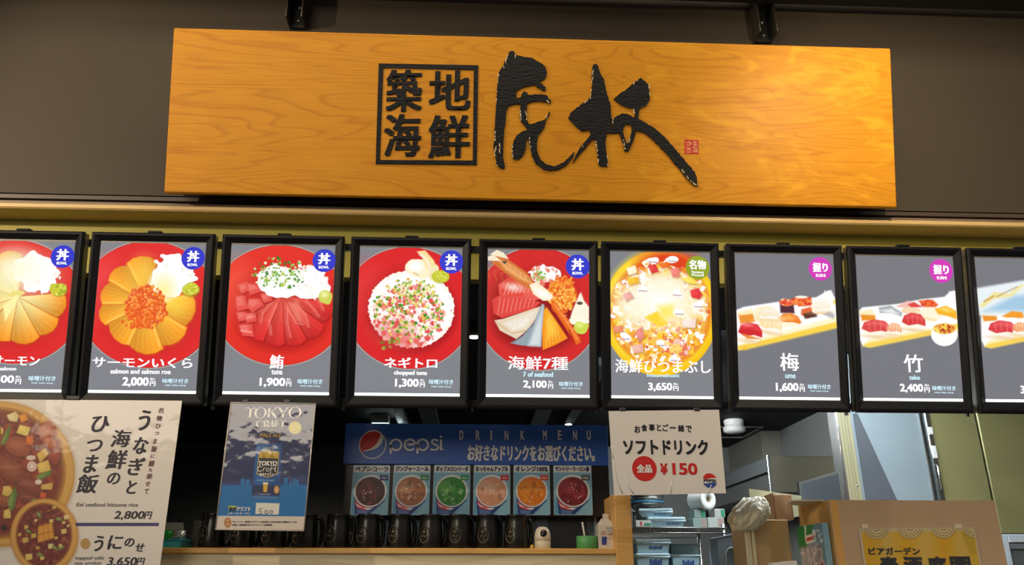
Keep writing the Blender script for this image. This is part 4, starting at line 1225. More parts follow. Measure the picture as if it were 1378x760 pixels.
CARDS = [('ペプシコーラ', 473.5, 523.7, (70, 22, 30), (150, 60, 60), (30, 45, 120), 'dark cola'), ('ジンジャーエール', 528.5, 578.5, (176, 112, 76), (226, 180, 140), (40, 140, 80), 'brown ginger drink'), ('ポップメロンソーダ', 583, 632.5, (46, 140, 52), (150, 205, 120), (50, 150, 80), 'green melon soda'),
         ('なっちゃんアップル', 637, 686.5, (226, 160, 126), (246, 205, 175), (214, 40, 40), 'peach apple drink'), ('オレンジ100%', 691, 740, (236, 130, 24), (252, 180, 70), (220, 70, 40), 'orange juice'), ('サントリーウーロン茶', 745, 796.5, (130, 34, 46), (190, 80, 90), (90, 95, 90), 'red brown tea')]
M_CARD = print_mat('card_print', rough=.35, coat=.2)
for k, (nm, xa, xb, c1, c2, tagc, desc) in enumerate(CARDS):
    x0, y0, x1, y1 = DP.box(xa, 625.8, xb, 693)
    w, h = x1 - x0, y1 - y0
    p = Pic(((0, 0), (50, 0), (0, 67), (50, 67)), h / w, 84, (128, 186, 216), 40 + k)
    p.poly([(-2, 67), (-2, 40), (12, 67)], (100, 165, 205), 4); p.poly([(52, 40), (52, 69), (30, 69)], (150, 205, 232), 8, .7)
    p.poly([(3, 40), (6, 69), (24, 69), (47, 47), (30, 52)], (36, 62, 130)); p.poly([(4, 47), (12, 54), (24, 58), (20, 62), (8, 58)], (214, 60, 70)); p.poly([(5, 51), (16, 58), (30, 58), (24, 61), (9, 56)], (240, 240, 245)); p.poly([(8, 60), (24, 62), (22, 67), (9, 67)], (90, 120, 180), 3)
    p.ell(25, 35, 22.5, 22, (246, 246, 246)); p.ell(25, 35.5, 21, 20.5, (205, 210, 215)); p.ell(25, 35.5, 20, 19.6, c1)
    p.ell(18, 30, 12, 9, c2, soft=10, alpha=.5); p.scatter(25, 36, 17, 16, 26, (1.2, 3.6), (c2, tuple(min(255, v + 20) for v in c1), tuple(v * .8 for v in c1)), (.4, .9), soft=2, alpha=.7, square=True); p.scatter(25, 38, 14, 13, 10, (.5, 1.1), ((255, 250, 245),))
    p.poly([(37, 13), (48.5, 13), (48.5, 20.5), (37, 20.5)], tagc); p.line([(39, 17), (46, 17)], 2.2, (235, 235, 240), .7)
    p.poly([(0, 0), (50, 0), (50, 9.6), (0, 9.6)], (238, 238, 240))
    cd = MB().prism(rrect(x0, y0, x1, y1, .006), -.004, .004).build('drink_card', mat('card_edge', (.45, .62, .72, 1), rough=.4), dm)
    cd['label'] = 'card of a cup of ' + desc + ' from above'
    p.build('card_print', w - .004, h - .004, M_CARD, cd, x0 + .002, y0 + .002, .0045)
    g = MB(); text(g, nm, (x0 + w * .05, y1 - h * .132, x1 - w * .05, y1 - h * .025), .0052, (.05, .03)); g.build('card_lettering', M_NVP, cd)

# ------------------------------------------------------------------ posters
def sheet(name, label, cat, corners, Y, thick=.002, edge=None, extra=0.0):
    """A sheet whose four corners (tl, tr, br, bl) are read off at depth Y."""
    P = Plane(at(corners[3][0], corners[3][1], Y), 0)
    pts = [P.px(*c) for c in (corners[3], corners[2], corners[1], corners[0])]
    t = thing(name, label, cat, P.M)
    MB().prism(pts, -thick, 0).build('backing_sheet', edge or mat('paper_edge', (.62, .60, .56, 1), rough=.5), t)
    return t, P, pts

# --- eel rice poster
M_EELP = print_mat('eel_print', rough=.45, coat=.45, wave=.25)
M_INKP = mat('print_ink', (.022, .018, .038, 1), rough=.55); M_MAROON = mat('print_maroon', (.20, .060, .065, 1), rough=.55); M_GREYP = mat('print_grey', (.22, .21, .20, 1), rough=.55)
ec = ((-52, 537), (245, 539), (206, 830), (-115, 826))
EY = 2.955
ep, EP, epts = sheet('food_poster', 'large white poster of an eel rice bowl hanging below the salmon menu boxes', 'poster', ec, EY)
eq = ((-52, 537), (245, 539), (-115, 826), (206, 830))
ew = epts[1][0]; eh = epts[2][1]
p = Pic(eq, eh / ew, 330, (226, 221, 216), 60)
F5 = lambda x, y: (x / 3.454, 540 + y / 3.454)
S5 = 1 / 3.454
def e5(x, y, rx, ry, c, *a, **k):
    p.ell(*F5(x, y), rx * S5, ry * S5, c, *a, **k)
def q5(pts, c, *a, **k):
    p.poly([F5(*q) for q in pts], c, *a, **k)
e5(-8, 352, 358, 356, (150, 120, 90), soft=6, alpha=.35); e5(-8, 348, 349, 347, (196, 148, 66)); e5(-8, 345, 342, 338, (212, 165, 84), soft=4); e5(-12, 345, 312, 316, (176, 122, 48)); e5(-12, 345, 300, 304, (140, 84, 34), soft=3); e5(-14, 345, 288, 292, (126, 48, 30), soft=5)
r_ = random.Random(5)
for _ in range(420):
    a = r_.uniform(0, 6.28); rr = math.sqrt(r_.random()) * 276
    x, y = -14 + rr * math.cos(a), 345 + rr * math.sin(a)
    if x < -20: continue
    e5(x, y, r_.uniform(8, 26), r_.uniform(5, 13), r_.choice(((120, 48, 30), (150, 64, 40), (98, 36, 26), (166, 84, 52), (134, 60, 38), (110, 30, 24), (176, 70, 40))), r_.uniform(0, 180), 2, .75)
for (x, y, w, h, rot, c) in ((80, 225, 62, 48, 20, (150, 74, 44)), (40, 335, 80, 50, 40, (136, 66, 40)), (130, 410, 70, 36, 30, (124, 54, 38)), (120, 470, 60, 26, 40, (112, 46, 34)), (215, 150, 40, 52, 10, (160, 80, 46)), (255, 250, 22, 60, 5, (150, 60, 36)), (225, 205, 40, 24, 50, (172, 92, 54)), (20, 480, 50, 30, -20, (140, 70, 44))):
    e5(x + 4, y + 6, w, h, (70, 24, 18), rot, 6, .6); e5(x, y, w, h, c, rot); e5(x - 6, y - 8, w * .7, h * .5, tuple(min(255, v + 34) for v in c), rot, 8, .6)
    for i in range(4):
        e5(x - w * .5 + i * w * .33, y - h * .2, 3, h * .4, (200, 130, 84), rot + 30, 2, .5)
for pts, c in ((((28, 70), (70, 52), (84, 72), (75, 104), (40, 98)), (222, 205, 150)), (((82, 72), (118, 62), (128, 92), (98, 108)), (222, 140, 40)), (((88, 118), (138, 132), (122, 175), (72, 158)), (226, 204, 110)), (((165, 262), (205, 232), (222, 262), (180, 305)), (212, 178, 88)),
               (((165, 310), (218, 290), (230, 340), (176, 355)), (222, 190, 96)), (((10, 415), (40, 415), (55, 440), (30, 465), (2, 455)), (214, 182, 92)), (((12, 530), (42, 518), (44, 565), (10, 566)), (218, 190, 100)), (((185, 410), (240, 400), (235, 432), (186, 432)), (206, 172, 84)), (((118, 172), (150, 180), (148, 220), (116, 214)), (214, 110, 34)), (((0, 130), (12, 140), (8, 165), (0, 168)), (216, 186, 80)), (((180, 445), (210, 450), (206, 472), (180, 470)), (206, 90, 36))):
    q5([(x + 4, y + 5) for x, y in pts], (80, 34, 20), 5, .55); q5(pts, c); q5([(x * .55 + pts[0][0] * .45 + 3, y * .55 + pts[0][1] * .45 + 3) for x, y in pts], tuple(min(255, v + 18) for v in c), 4, .7)
for pts in (((0, 205), (25, 150), (42, 112), (44, 150), (28, 200), (5, 222)), ((30, 490), (60, 415), (74, 450), (60, 520), (40, 535)), ((160, 372), (200, 350), (240, 335), (225, 365), (180, 385)), ((140, 480), (165, 470), (160, 490))):
    q5(pts, (92, 122, 50)); q5([(x * .6 + pts[0][0] * .4, y * .6 + pts[0][1] * .4) for x, y in pts], (150, 172, 90), 5, .7)
e5(142, 322, 22, 24, (236, 214, 206)); e5(142, 322, 15, 16, (206, 160, 160)); e5(142, 322, 9, 10, (240, 226, 220)); e5(138, 280, 22, 12, (226, 208, 200)); e5(172, 396, 16, 12, (226, 214, 200)); e5(12, 610, 14, 14, (40, 20, 30))
for a in range(0, 360, 3):
    x, y = -10 + 344 * math.cos(math.radians(a)), 347 + 342 * math.sin(math.radians(a))
    e5(x, y, 5, 1.6, (180, 134, 60), a, 1, .5)
e5(202, 650, 160, 176, (130, 90, 50), soft=6, alpha=.4); e5(200, 646, 158, 172, (196, 142, 64)); e5(200, 644, 152, 165, (214, 164, 84), soft=3); e5(198, 642, 132, 148, (160, 104, 44)); e5(198, 642, 124, 140, (112, 40, 34), soft=3)
for _ in range(210):
    a = r_.uniform(0, 6.28); rr = math.sqrt(r_.random())
    x, y = 198 + rr * 118 * math.cos(a), 642 + rr * 134 * math.sin(a)
    e5(x, y, r_.uniform(5, 15), r_.uniform(4, 8), r_.choice(((112, 40, 32), (146, 66, 46), (96, 30, 30), (166, 96, 66), (130, 50, 44), (90, 26, 28))), r_.uniform(0, 180), 1.5, .8)
for (x, y, s) in ((115, 605, 10), (150, 645, 12), (112, 665, 14), (230, 692, 13), (290, 625, 13), (302, 560, 12), (245, 515, 9), (232, 578, 10), (128, 740, 17), (170, 700, 8), (290, 585, 8), (85, 640, 8), (255, 655, 8), (190, 745, 10), (310, 600, 6), (160, 575, 7), (275, 690, 9)):
    q5([(x - s, y - s * .7), (x + s * .9, y - s * .9), (x + s, y + s * .6), (x - s * .8, y + s)], r_.choice(((222, 198, 110), (206, 176, 88), (230, 212, 150))))
for (x, y, a) in ((175, 550, 60), (125, 625, 30), (268, 570, 10), (250, 700, 40), (180, 730, 20), (280, 700, -30)):
    e5(x, y, 18, 7, (104, 130, 62), a); e5(x - 2, y - 2, 9, 2.5, (170, 190, 120), a)
for pts in (((172, 605), (235, 590), (240, 622), (170, 640)), ((168, 645), (240, 626), (246, 655), (172, 676))):
    q5(pts, (206, 140, 44)); q5([(x, y - 4) for x, y in pts], (222, 160, 60), 3, .8)
for k, x in enumerate((195, 215)):
    p.line([F5(x, 596 - k * 3), F5(x + 6, 672 - k * 4)], 1, (176, 110, 34), .8)
p.poly([(233, 540), (246, 540), (240, 572), (226, 700), (222, 700), (232, 600)], (232, 224, 208), 10, .7)
img = p.build('poster_print', ew, eh, M_EELP, ep, 0, 0, .0004)
# the sheet is a parallelogram: shift each printed row so that its edges run with it
me = img.data
sh = np.array([epts[3][0], epts[0][0], epts[2][0], epts[1][0]])
co = np.empty(len(me.vertices) * 3); me.vertices.foreach_get('co', co); co = co.reshape(-1, 3)
U, V = co[:, 0] / ew, co[:, 1] / eh
xl = epts[0][0] * (1 - V) + epts[3][0] * V; xr = epts[1][0] * (1 - V) + epts[2][0] * V
yb = epts[0][1] * (1 - U) + epts[1][1] * U; yt = epts[3][1] * (1 - U) + epts[2][1] * U
co[:, 0] = xl * (1 - U) + xr * U; co[:, 1] = yb * (1 - V) + yt * V
me.vertices.foreach_set('co', co.ravel()); me.update()
F6 = lambda x, y: (130 + x / 3.4545, 540 + y / 3.4545)


def column(mb, chars, spots, P, m=0, bold=(.03, .008), z=.0012):
    for ch, (x, y, w, h) in zip(chars, spots):
        text(mb, ch, P.box(x - w / 2, y - h / 2, x + w / 2, y + h / 2), z, bold, m, shear=.07)
g = MB()
def c6(s, lst, m, b):
    column(g, s, [(F6(x, y)[0], F6(x, y)[1], w / 3.4545, h / 3.4545) for x, y, w, h in lst], EP, m, b)
c6('うなぎと', [(219, 88, 56, 95), (203, 205, 68, 78), (182, 302, 74, 82), (162, 398, 44, 62)], 0, (.035, .012))
c6('海鮮の', [(112, 172, 88, 80), (92, 270, 92, 88), (78, 358, 60, 54)], 0, (.032, .008))
c6('ひつま', [(15, 105, 84, 76), (-12, 205, 74, 56), (-28, 290, 60, 84)], 0, (.035, .012))
c6('飯', [(-44, 382, 96, 88)], 0, (.032, .008))
c6('名物ひつま飯に鰻も乗せて', [(298, 42, 26, 24), (291, 78, 26, 26), (286, 115, 24, 22), (279, 148, 22, 14), (272, 184, 18, 24), (267, 220, 26, 28), (260, 254, 18, 16), (255, 288, 26, 28), (250, 318, 16, 16), (245, 348, 28, 26), (238, 382, 22, 22), (232, 418, 20, 24)], 1, (.015, .008))
c6('うにの', [(8, 660, 44, 72), (86, 655, 66, 66), (152, 655, 46, 40)], 0, (.035, .012)); c6('せ', [(200, 678, 42, 38)], 0, (.035, .012))
for s, q, m, b in (('Eel seafood hitsuma rice', (340, 483, 614, 500), 2, (.02, .02)), ('2,800', (508, 520, 640, 560), 0, (.03, .01)), ('円', (642, 522, 672, 556), 0, (.02, .01)), ('3,650', (476, 725, 606, 768), 0, (.03, .01)), ('円', (608, 728, 640, 762), 0, (.02, .01)), ('topped with', (333, 720, 462, 740), 2, (.02, .02)), ('sea urchin', (331, 743, 450, 758), 2, (.02, .02))):
    k = 230 / 760
    text(g, s, EP.box(q[0] * k, 530 + q[1] * k, q[2] * k, 530 + q[3] * k), .0012, b, m, shear=.12)
g.build('poster_lettering', [M_INKP, M_MAROON, M_GREYP], ep)
g = MB()
g.flat([EP.px(*q) for q in ((102, 703.2), (102, 707.6), (213.5, 707.6), (214.2, 703.2))][::-1], .0010)
g.build('blue_rule', mat('print_blue_rule', (.045, .045, .17, 1), rough=.5), ep)
g = MB().flat([EP.px(530 * 0 + (380 * 230 / 760) + 6.6 * math.cos(a * .2618), 530 + 665 * 230 / 760 + 7.4 * math.sin(a * .2618)) for a in range(24)][::-1], .0010)
g.build('tan_dot', mat('print_tan', (.50, .31, .11, 1), rough=.5), ep)
g = MB().box((EP.px(90, 534)[0], EP.px(90, 538)[1], -.004), (EP.px(108, 534)[0], EP.px(90, 532)[1], .004), bevel=.002)
g.build('clip', M_BLACK, ep)

# --- blue beer poster in a clear sleeve
TY = 2.965
tcn = ((311, 541.5), (424.5, 543), (409, 714), (290, 712))
tp, TP, tpts = sheet('beer_poster', 'blue beer poster with a can, in a shiny clear sleeve below the tuna menu box', 'poster', tcn, TY, .003, mat('sleeve_rim', (.50, .47, .42, 1), rough=.3))
M_BEER = print_mat('beer_print', rough=.5, coat=1.0, wave=.30)
K = 616 / 150
F7 = lambda x, y: (285 + x / K, 535 + y / K)
tq = (F7(112, 34), F7(570, 38), F7(24, 722), F7(512, 728))
p = Pic(tq, 1.45, 200, (24, 38, 92), 70)
def q7(pts, c, *a, **k): p.poly([F7(*q) for q in pts], c, *a, **k)
q7([(0, 488), (600, 484), (600, 800), (0, 800)], (12, 112, 186)); q7([(0, 480), (600, 430), (600, 486), (0, 490)], (48, 62, 122), 8)
for x, y, w, h in ((160, 455, 22, 36), (188, 460, 20, 34), (398, 452, 20, 38), (428, 470, 14, 24), (448, 455, 14, 36), (466, 462, 14, 30)):
    q7([(x, y), (x + w, y), (x + w - 1, y + h), (x - 1, y + h)], (22, 120, 192))
q7([(245, 262), (388, 262), (372, 560), (218, 556)], (18, 78, 150)); q7([(252, 268), (300, 268), (280, 555), (225, 552)], (30, 108, 186), 8, .7); q7([(222, 490), (376, 494), (372, 548), (220, 545)], (28, 42, 92)); q7([(222, 548), (370, 552), (366, 566), (226, 562)], (70, 120, 180))
q7([(258, 305), (312, 298), (372, 308), (364, 430), (305, 452), (246, 432)], (196, 170, 90)); q7([(263, 310), (312, 304), (367, 313), (360, 426), (305, 446), (252, 428)], (38, 40, 46)); q7([(263, 312), (312, 305), (366, 314), (364, 345), (262, 342)], (206, 172, 60)); q7([(275, 342), (285, 318), (300, 342)], (160, 130, 40)); q7([(315, 342), (330, 315), (350, 342)], (170, 138, 44))
q7([(282, 476), (310, 476), (304, 530), (284, 528)], (226, 180, 60)); q7([(282, 476), (310, 476), (309, 486), (282, 486)], (250, 246, 236)); p.ell(*F7(357, 516), 15 / K, 22 / K, (204, 150, 80)); p.ell(*F7(357, 516), 9 / K, 14 / K, (226, 186, 120))
q7([(250, 460), (345, 462), (345, 470), (250, 468)], (150, 190, 226), 3, .7); q7([(258, 536), (322, 538), (322, 544), (258, 542)], (190, 196, 210), 2, .7)
p.ell(*F7(459, 172), 35 / K, 36 / K, (206, 196, 66)); q7([(440, 160), (480, 158), (480, 164), (440, 166)], (236, 226, 150), 3, .6); q7([(438, 176), (482, 174), (482, 180), (438, 182)], (236, 226, 150), 3, .6)
q7([(244, 586), (374, 590), (368, 650), (240, 646)], (232, 230, 222)); q7([(92, 602), (135, 602), (132, 626), (90, 626)], (190, 196, 90), 2)
q7([(0, 655), (600, 660), (600, 800), (0, 800)], (222, 212, 202)); p.ell(*F7(88, 692), 20 / K, 27 / K, (176, 118, 66)); p.ell(*F7(88, 690), 14 / K, 18 / K, (206, 156, 104)); p.line([F7(72, 690), F7(104, 690)], 2 / K * 2, (140, 80, 40))
tw = tpts[1][0]; th = tpts[2][1]
img = p.build('poster_print', 1, 1, M_BEER, tp, 0, 0, .0004)
me = img.data
co = np.empty(len(me.vertices) * 3); me.vertices.foreach_get('co', co); co = co.reshape(-1, 3); U, V = co[:, 0].copy(), co[:, 1].copy()
c4 = [TP.px(*q) for q in tq]
for i in (0, 1):
    co[:, i] = (c4[2][i] * (1 - U) + c4[3][i] * U) * (1 - V) + (c4[0][i] * (1 - U) + c4[1][i] * U) * V
me.vertices.foreach_set('co', co.ravel()); me.update()
M_PALET = mat('print_pale', (.92, .92, .92, 1), rough=.5, coat=1.0); M_GOLD = mat('print_gold', (.55, .34, .06, 1), rough=.5); M_YEL = mat('print_yellow', (.66, .60, .14, 1), rough=.5)


def serif(mb, ch, box, z, th=.16):
    """Roman capitals with thick and thin strokes."""
    x0, y0, x1, y1 = box; w, h = x1 - x0, y1 - y0; T = th * h; t = T * .45
    X = lambda a: x0 + a * w
    Y = lambda b: y0 + b * h
    S = lambda *a, ww=T: stroke(mb, [(X(p), Y(q)) for p, q in a], ww, z)
    sf = lambda a, b, hw=.17: stroke(mb, [(X(a - hw), Y(b)), (X(a + hw), Y(b))], t * .8, z)
    if ch == 'T':
        S((.5, 0), (.5, 1)); S((0, .96), (1, .96), ww=t); sf(.5, .02); S((.02, .76), (.02, 1), ww=t * .8); S((.98, .76), (.98, 1), ww=t * .8)
    elif ch in 'OC':
        a0, a1 = (0, 360) if ch == 'O' else (48, 318)
        n = 28; vs = []
        for i in range(n + 1):
            a = math.radians(a0 + (a1 - a0) * i / n)
            k = T * (.28 + .72 * abs(math.cos(a)) ** 1.2) / 2
            for s in (1, -1):
                vs.append((X(.5) + (w * .47 + s * k) * math.cos(a), Y(.5) + (h * .5 + s * k * .5) * math.sin(a), z))
        mb.add(vs, [(2 * i, 2 * i + 2, 2 * i + 3, 2 * i + 1) for i in range(n)])
        if ch == 'C':
            S((.88, .66), (.88, .96), ww=t)
    elif ch == 'K':
        S((.2, 0), (.2, 1)); S((.22, .45), (.86, .97), ww=t); S((.42, .6), (.88, .03)); sf(.2, .02); sf(.2, .98); sf(.84, .98, .14); sf(.86, .02, .16)
    elif ch == 'Y':
        S((.5, 0), (.5, .48)); S((.12, .97), (.5, .45)); S((.88, .97), (.5, .45), ww=t); sf(.5, .02); sf(.12, .98, .15); sf(.88, .98, .13)
    elif ch == 'R':
        S((.2, 0), (.2, 1)); S((.2, .96), (.55, .96), ww=t); S((.2, .48), (.55, .48), ww=t); S(*[(.55 + .26 * math.cos(math.radians(a)), .72 + .24 * math.sin(math.radians(a))) for a in range(90, -100, -18)], ww=T * .8); S((.45, .48), (.9, .02)); sf(.2, .02); sf(.92, .02, .1)
    elif ch == 'A':
        S((.5, .98), (.16, .02), ww=t); S((.48, .98), (.84, .02)); S((.28, .34), (.7, .34), ww=t); sf(.14, .02, .13); sf(.86, .02, .15)
    elif ch == 'F':
        S((.2, 0), (.2, 1)); S((.2, .96), (.9, .96), ww=t); S((.2, .5), (.7, .5), ww=t); S((.9, .74), (.9, .98), ww=t * .8); S((.7, .4), (.7, .6), ww=t * .8); sf(.2, .02)
T7 = lambda x0, y0, x1, y1: TP.box(*F7(x0, y0), *F7(x1, y1))
g = MB()
for ch, xa, xb, ya, yb in (('T', 185, 242, 55, 112), ('O', 240, 300, 54, 113), ('K', 305, 365, 54, 113), ('Y', 362, 428, 53, 112), ('O', 428, 492, 52, 112), ('C', 248, 286, 126, 164), ('R', 286, 318, 126, 164), ('A', 312, 350, 125, 164), ('F', 348, 378, 125, 163), ('T', 374, 412, 125, 163)):
    serif(g, ch, T7(xa, ya, xb, yb), .0012, .19 if yb < 120 else .23)
g.build('title_lettering', M_PALET, tp); g = MB()
text(g, 'カンパイ', T7(262, 172, 342, 180), .0012, (.03, .03)); g.build('small_lettering', M_PALET, tp); g = MB()
text(g, 'TOKYO', T7(258, 350, 362, 376), .0012, (.04, .04)); g.build('can_lettering', M_PALET, tp); g = MB(); text(g, '東京クラフト', T7(264, 416, 342, 434), .0012, (.03, .03)); g.build('can_lettering', M_PALET, tp); g = MB(); text(g, 'クラフト', T7(136, 602, 216, 626), .0012, (.05, .03)); text(g, '(ペールエール)', T7(90, 634, 210, 648), .0012, (.02, .02)); g.build('lower_lettering', M_PALET, tp); g = MB(); text(g, 'のどごし', T7(285, 274, 345, 286), .0012, (.03, .03))
# handwritten word on the can
g.build('can_top_lettering', M_PALET, tp); g = MB()
def hand(mb, pts, w): stroke(mb, [TP.px(*F7(*q)) for q in pts], w * .00050, .0012)
hand(g, [(278, 384), (268, 378), (256, 388), (254, 400), (264, 408), (278, 402)], 5); hand(g, [(284, 406), (286, 390), (292, 388), (298, 390)], 4); hand(g, [(316, 392), (306, 390), (300, 400), (308, 407), (316, 400), (318, 392), (317, 406)], 4); hand(g, [(342, 376), (332, 378), (328, 392), (324, 418)], 4); hand(g, [(322, 393), (356, 390)], 3.4); hand(g, [(352, 376), (348, 400), (352, 408), (358, 404)], 4)
g.build('script_lettering', M_PALET, tp)
g = MB(); text(g, 'PALE ALE', T7(270, 198, 384, 218), .0012, (.03, .03)); g.build('gold_lettering', M_GOLD, tp)
g = MB(); text(g, '東京', T7(94, 604, 134, 626), .0014, (.04, .03)); text(g, 'サントリー東京クラフトは', T7(114, 680, 284, 690), .0012, (.02, .02)); text(g, '香り高くコクのある味わいが特長のビールです', T7(284, 681, 470, 691), .0012, (.02, .02)); text(g, 'お酒は二十歳を過ぎてから サントリービール株式会社', T7(112, 697, 334, 707), .0012, (.02, .02))
hand(g, [(280, 612), (264, 612), (262, 626), (274, 626), (278, 638), (262, 642)], 4); hand(g, arc(301, 632, 8, 9, 0, 360, 14), 4); hand(g, arc(328, 631, 9, 8, 0, 360, 14), 4)
g.build('dark_lettering', M_NVP, tp)
for (x, y) in ((330, 541), (386, 541)):
    a = TP.px(x, y)
    MB().box((a[0] - .012, a[1] - .003, -.005), (a[0] + .012, a[1] + .010, .003), bevel=.002).build('clip', M_CLIP, tp)
# the clear sleeve's welded rim
g = MB()
for a, b in ((0, 1), (1, 2), (2, 3), (3, 0)):
    g.tube([(tpts[a][0], tpts[a][1], .0006), (tpts[b][0], tpts[b][1], .0006)], .0022, 6)
g.build('sleeve_edge', mat('clear_rim', (.60, .56, .50, 1), rough=.15, spec=.8), tp)

# --- white soft-drink notice
NY = 2.95
ncn = ((819, 553), (967.5, 551.2), (977, 663.5), (826.5, 666.5))
npo, NP, npts = sheet('drink_notice', 'white laminated soft drink notice hanging under the yellow seafood menu box', 'notice', ncn, NY, .002, mat('notice_paper', (.80, .77, .74, 1), rough=.5, coat=.35))
N8 = lambda x0, y0, x1, y1: NP.box(800 + x0 / 3.4545, 540 + y0 / 3.4545, 800 + x1 / 3.4545, 540 + y1 / 3.4545)
g = MB()
s = 'お食事とご一緒で'; xs = (199, 231, 266, 299, 330, 364, 402, 438); ys = (129, 123, 121, 121, 122, 122, 125, 128)
for ch, x, y in zip(s, xs, ys):
    hh_ = 3 if ch == '一' else 16
    text(g, ch, N8(x - (14 if ch != 'と' else 10), y - hh_, x + (14 if ch != 'と' else 10), y + hh_), .0012, (.03, .025) if ch != '一' else (0, .1))
g.build('upper_lettering', M_BLK, npo); g = MB()
text(g, 'ソフトドリンク', N8(133, 177, 528, 248), .0012, (.035, .035))
g.build('main_lettering', M_BLK, npo)
c = NP.px(800 + 232 / 3.4545, 540 + 312 / 3.4545); rr = NP.px(800 + 289 / 3.4545, 630)[0] - c[0]
dsc = MB().flat(disc(c[0], c[1], rr), .0010).build('red_disc', M_REDP, npo)
g = MB(); text(g, '全品', N8(196, 293, 267, 332), .0016, (.05, .04)); g.build('disc_lettering', M_WPRINT, dsc)
g = MB(); text(g, '¥', N8(305, 288, 340, 340), .0012, (.05, .03)); text(g, '150', N8(362, 286, 478, 341), .0012, (.05, .03)); g.build('price_lettering', M_REDP, npo)
c = NP.px(800 + 535 / 3.4545, 540 + 368 / 3.4545); rr = NP.px(800 + 568 / 3.4545, 646)[0] - c[0]
A = lambda a0, a1, n=16: arc(c[0], c[1], rr, rr, a0, a1, n)
gl = MB().flat(disc(c[0], c[1], rr), .0010).build('globe_logo', M_WPRINT, npo)
wv = lambda y, d: [(c[0] + rr * x, c[1] + rr * (y + d * math.sin(x * 3.1))) for x in (-.85, -.5, -.2, 0, .2, .5, .85)]
MB().flat(A(22, 158) + [(q[0], q[1] + rr * .30) for q in wv(0, .08)], .0014).build('globe_red', M_REDP, gl)
MB().flat(A(202, 338) + [(q[0], q[1] - rr * .30) for q in reversed(wv(0, .08))], .0014).build('globe_blue', mat('print_blue', (.03, .08, .36, 1), rough=.5), gl)
g = MB(); text(g, 'PEPSI', (c[0] - rr * .86, c[1] - rr * .20, c[0] + rr * .86, c[1] + rr * .20), .0016, (.08, .05)); g.build('globe_lettering', M_BLK, gl)
for x in (838, 938):
    a = NP.px(x, 552)
    MB().box((a[0] - .012, a[1] - .003, -.005), (a[0] + .012, a[1] + .010, .003), bevel=.002).build('clip', M_CLIP, npo)
for pts in (((825, 617), (827, 630), (831, 650), (838, 664)), ((841, 640), (846, 655), (853, 665)), ((822, 600), (825, 618)), ((904, 648), (902, 664)), ((957, 652), (953, 664))):
    MB().tube([(*NP.px(*q), .001) for q in pts], .0016, 6).build('sleeve_crease', mat('sleeve_crease', (.78, .78, .78, 1), rough=.12, spec=.8), npo)

# ------------------------------------------------------------------ small things on the shelf
def on(x, y, Y):
    p = at(x, y, Y); return p

bx0, bx1 = at(212, 730, 3.20).x, at(252, 730, 3.20).x
zt_ = at(235, 726.5, 3.2).z - zs1
bsk = thing('plastic_basket', 'turquoise plastic basket on the oak shelf beside the eel poster', 'basket', Vector(((bx0 + bx1) / 2, 3.20, zs1)))
hw = (bx1 - bx0) / 2
M_TURQ = mat('turquoise_plastic', (.06, .50, .60, 1), rough=.35)
for (y0, y1, nm) in ((-.065, -.060, 'front_wall'), (.060, .065, 'rear_wall')):
    MB().hexa([(-hw * .85, y0, 0), (hw * .85, y0, 0), (hw * .85, y1, 0), (-hw * .85, y1, 0)], [(-hw, y0, zt_), (hw, y0, zt_), (hw, y1, zt_), (-hw, y1, zt_)]).build(nm, M_TURQ, bsk)
for s in (-1, 1):
    MB().hexa([(s * hw * .85 - .003, -.06, 0), (s * hw * .85 + .003, -.06, 0), (s * hw * .85 + .003, .06, 0), (s * hw * .85 - .003, .06, 0)], [(s * hw - .003, -.06, zt_), (s * hw + .003, -.06, zt_), (s * hw + .003, .06, zt_), (s * hw - .003, .06, zt_)]).build('side_wall', M_TURQ, bsk)
MB().box((-hw * .85, -.062, 0), (hw * .85, .062, .004)).build('base', M_TURQ, bsk)
g = MB().tube([(-hw - .002, -.067, zt_), (hw + .002, -.067, zt_), (hw + .002, .067, zt_), (-hw - .002, .067, zt_)], .0035, 8, closed=True); g.build('rim', M_TURQ, bsk)
def bag(name, label, cat, x, y0, y1, w, d, m, loc_y, seed, group=None):
    """A puffed packet: a pinched, crumpled pillow standing on end."""
    rs = random.Random(seed); h = y1 - y0
    g = MB(); vs, fs = [], []; n, k = 12, 16
    for i in range(n + 1):
        t = i / n; pr = max(.06, math.sin(math.pi * (.06 + .88 * t))) ** .6
        for j in range(k):
            a = 2 * math.pi * j / k; q = 1 + rs.uniform(-.13, .13)
            vs.append((w / 2 * math.cos(a) * (.85 + .15 * pr) * q, d / 2 * math.sin(a) * pr * q, h * t + rs.uniform(-.02, .02) * h))
    for i in range(n):
        for j in range(k):
            fs.append((i * k + j, i * k + (j + 1) % k, (i + 1) * k + (j + 1) % k, (i + 1) * k + j))
    fs.append(tuple(range(k))[::-1]); fs.append(tuple(n * k + j for j in range(k)))
    g.add(vs, fs, 0, False)
    o = g.build(name, m, None, (x, loc_y, y0))
    return tag(o, label, cat, group)
bag('green_packet', 'bright green packet sticking out of the turquoise basket', 'packet', at(226, 720, 3.185).x, zs1 + .006, zs1 + .066, .034, .024, mat('green_film', (.02, .42, .06, 1), rough=.3), 3.185, 1)
bag('clear_packet', 'clear plastic packet in the turquoise basket next to the green one', 'packet', at(243, 720, 3.185).x, zs1 + .006, zs1 + .064, .036, .026, mat('silver_film', (.60, .64, .67, 1), rough=.2, metal=.4), 3.185, 2)
bag('grey_packet', 'grey speckled packet standing behind in the turquoise basket', 'packet', at(234, 712, 3.232).x, zs1 + .006, zs1 + .095, .07, .02, mat('grey_film', (.40, .41, .37, 1), rough=.3, vary=.5, vscale=50), 3.232, 3)
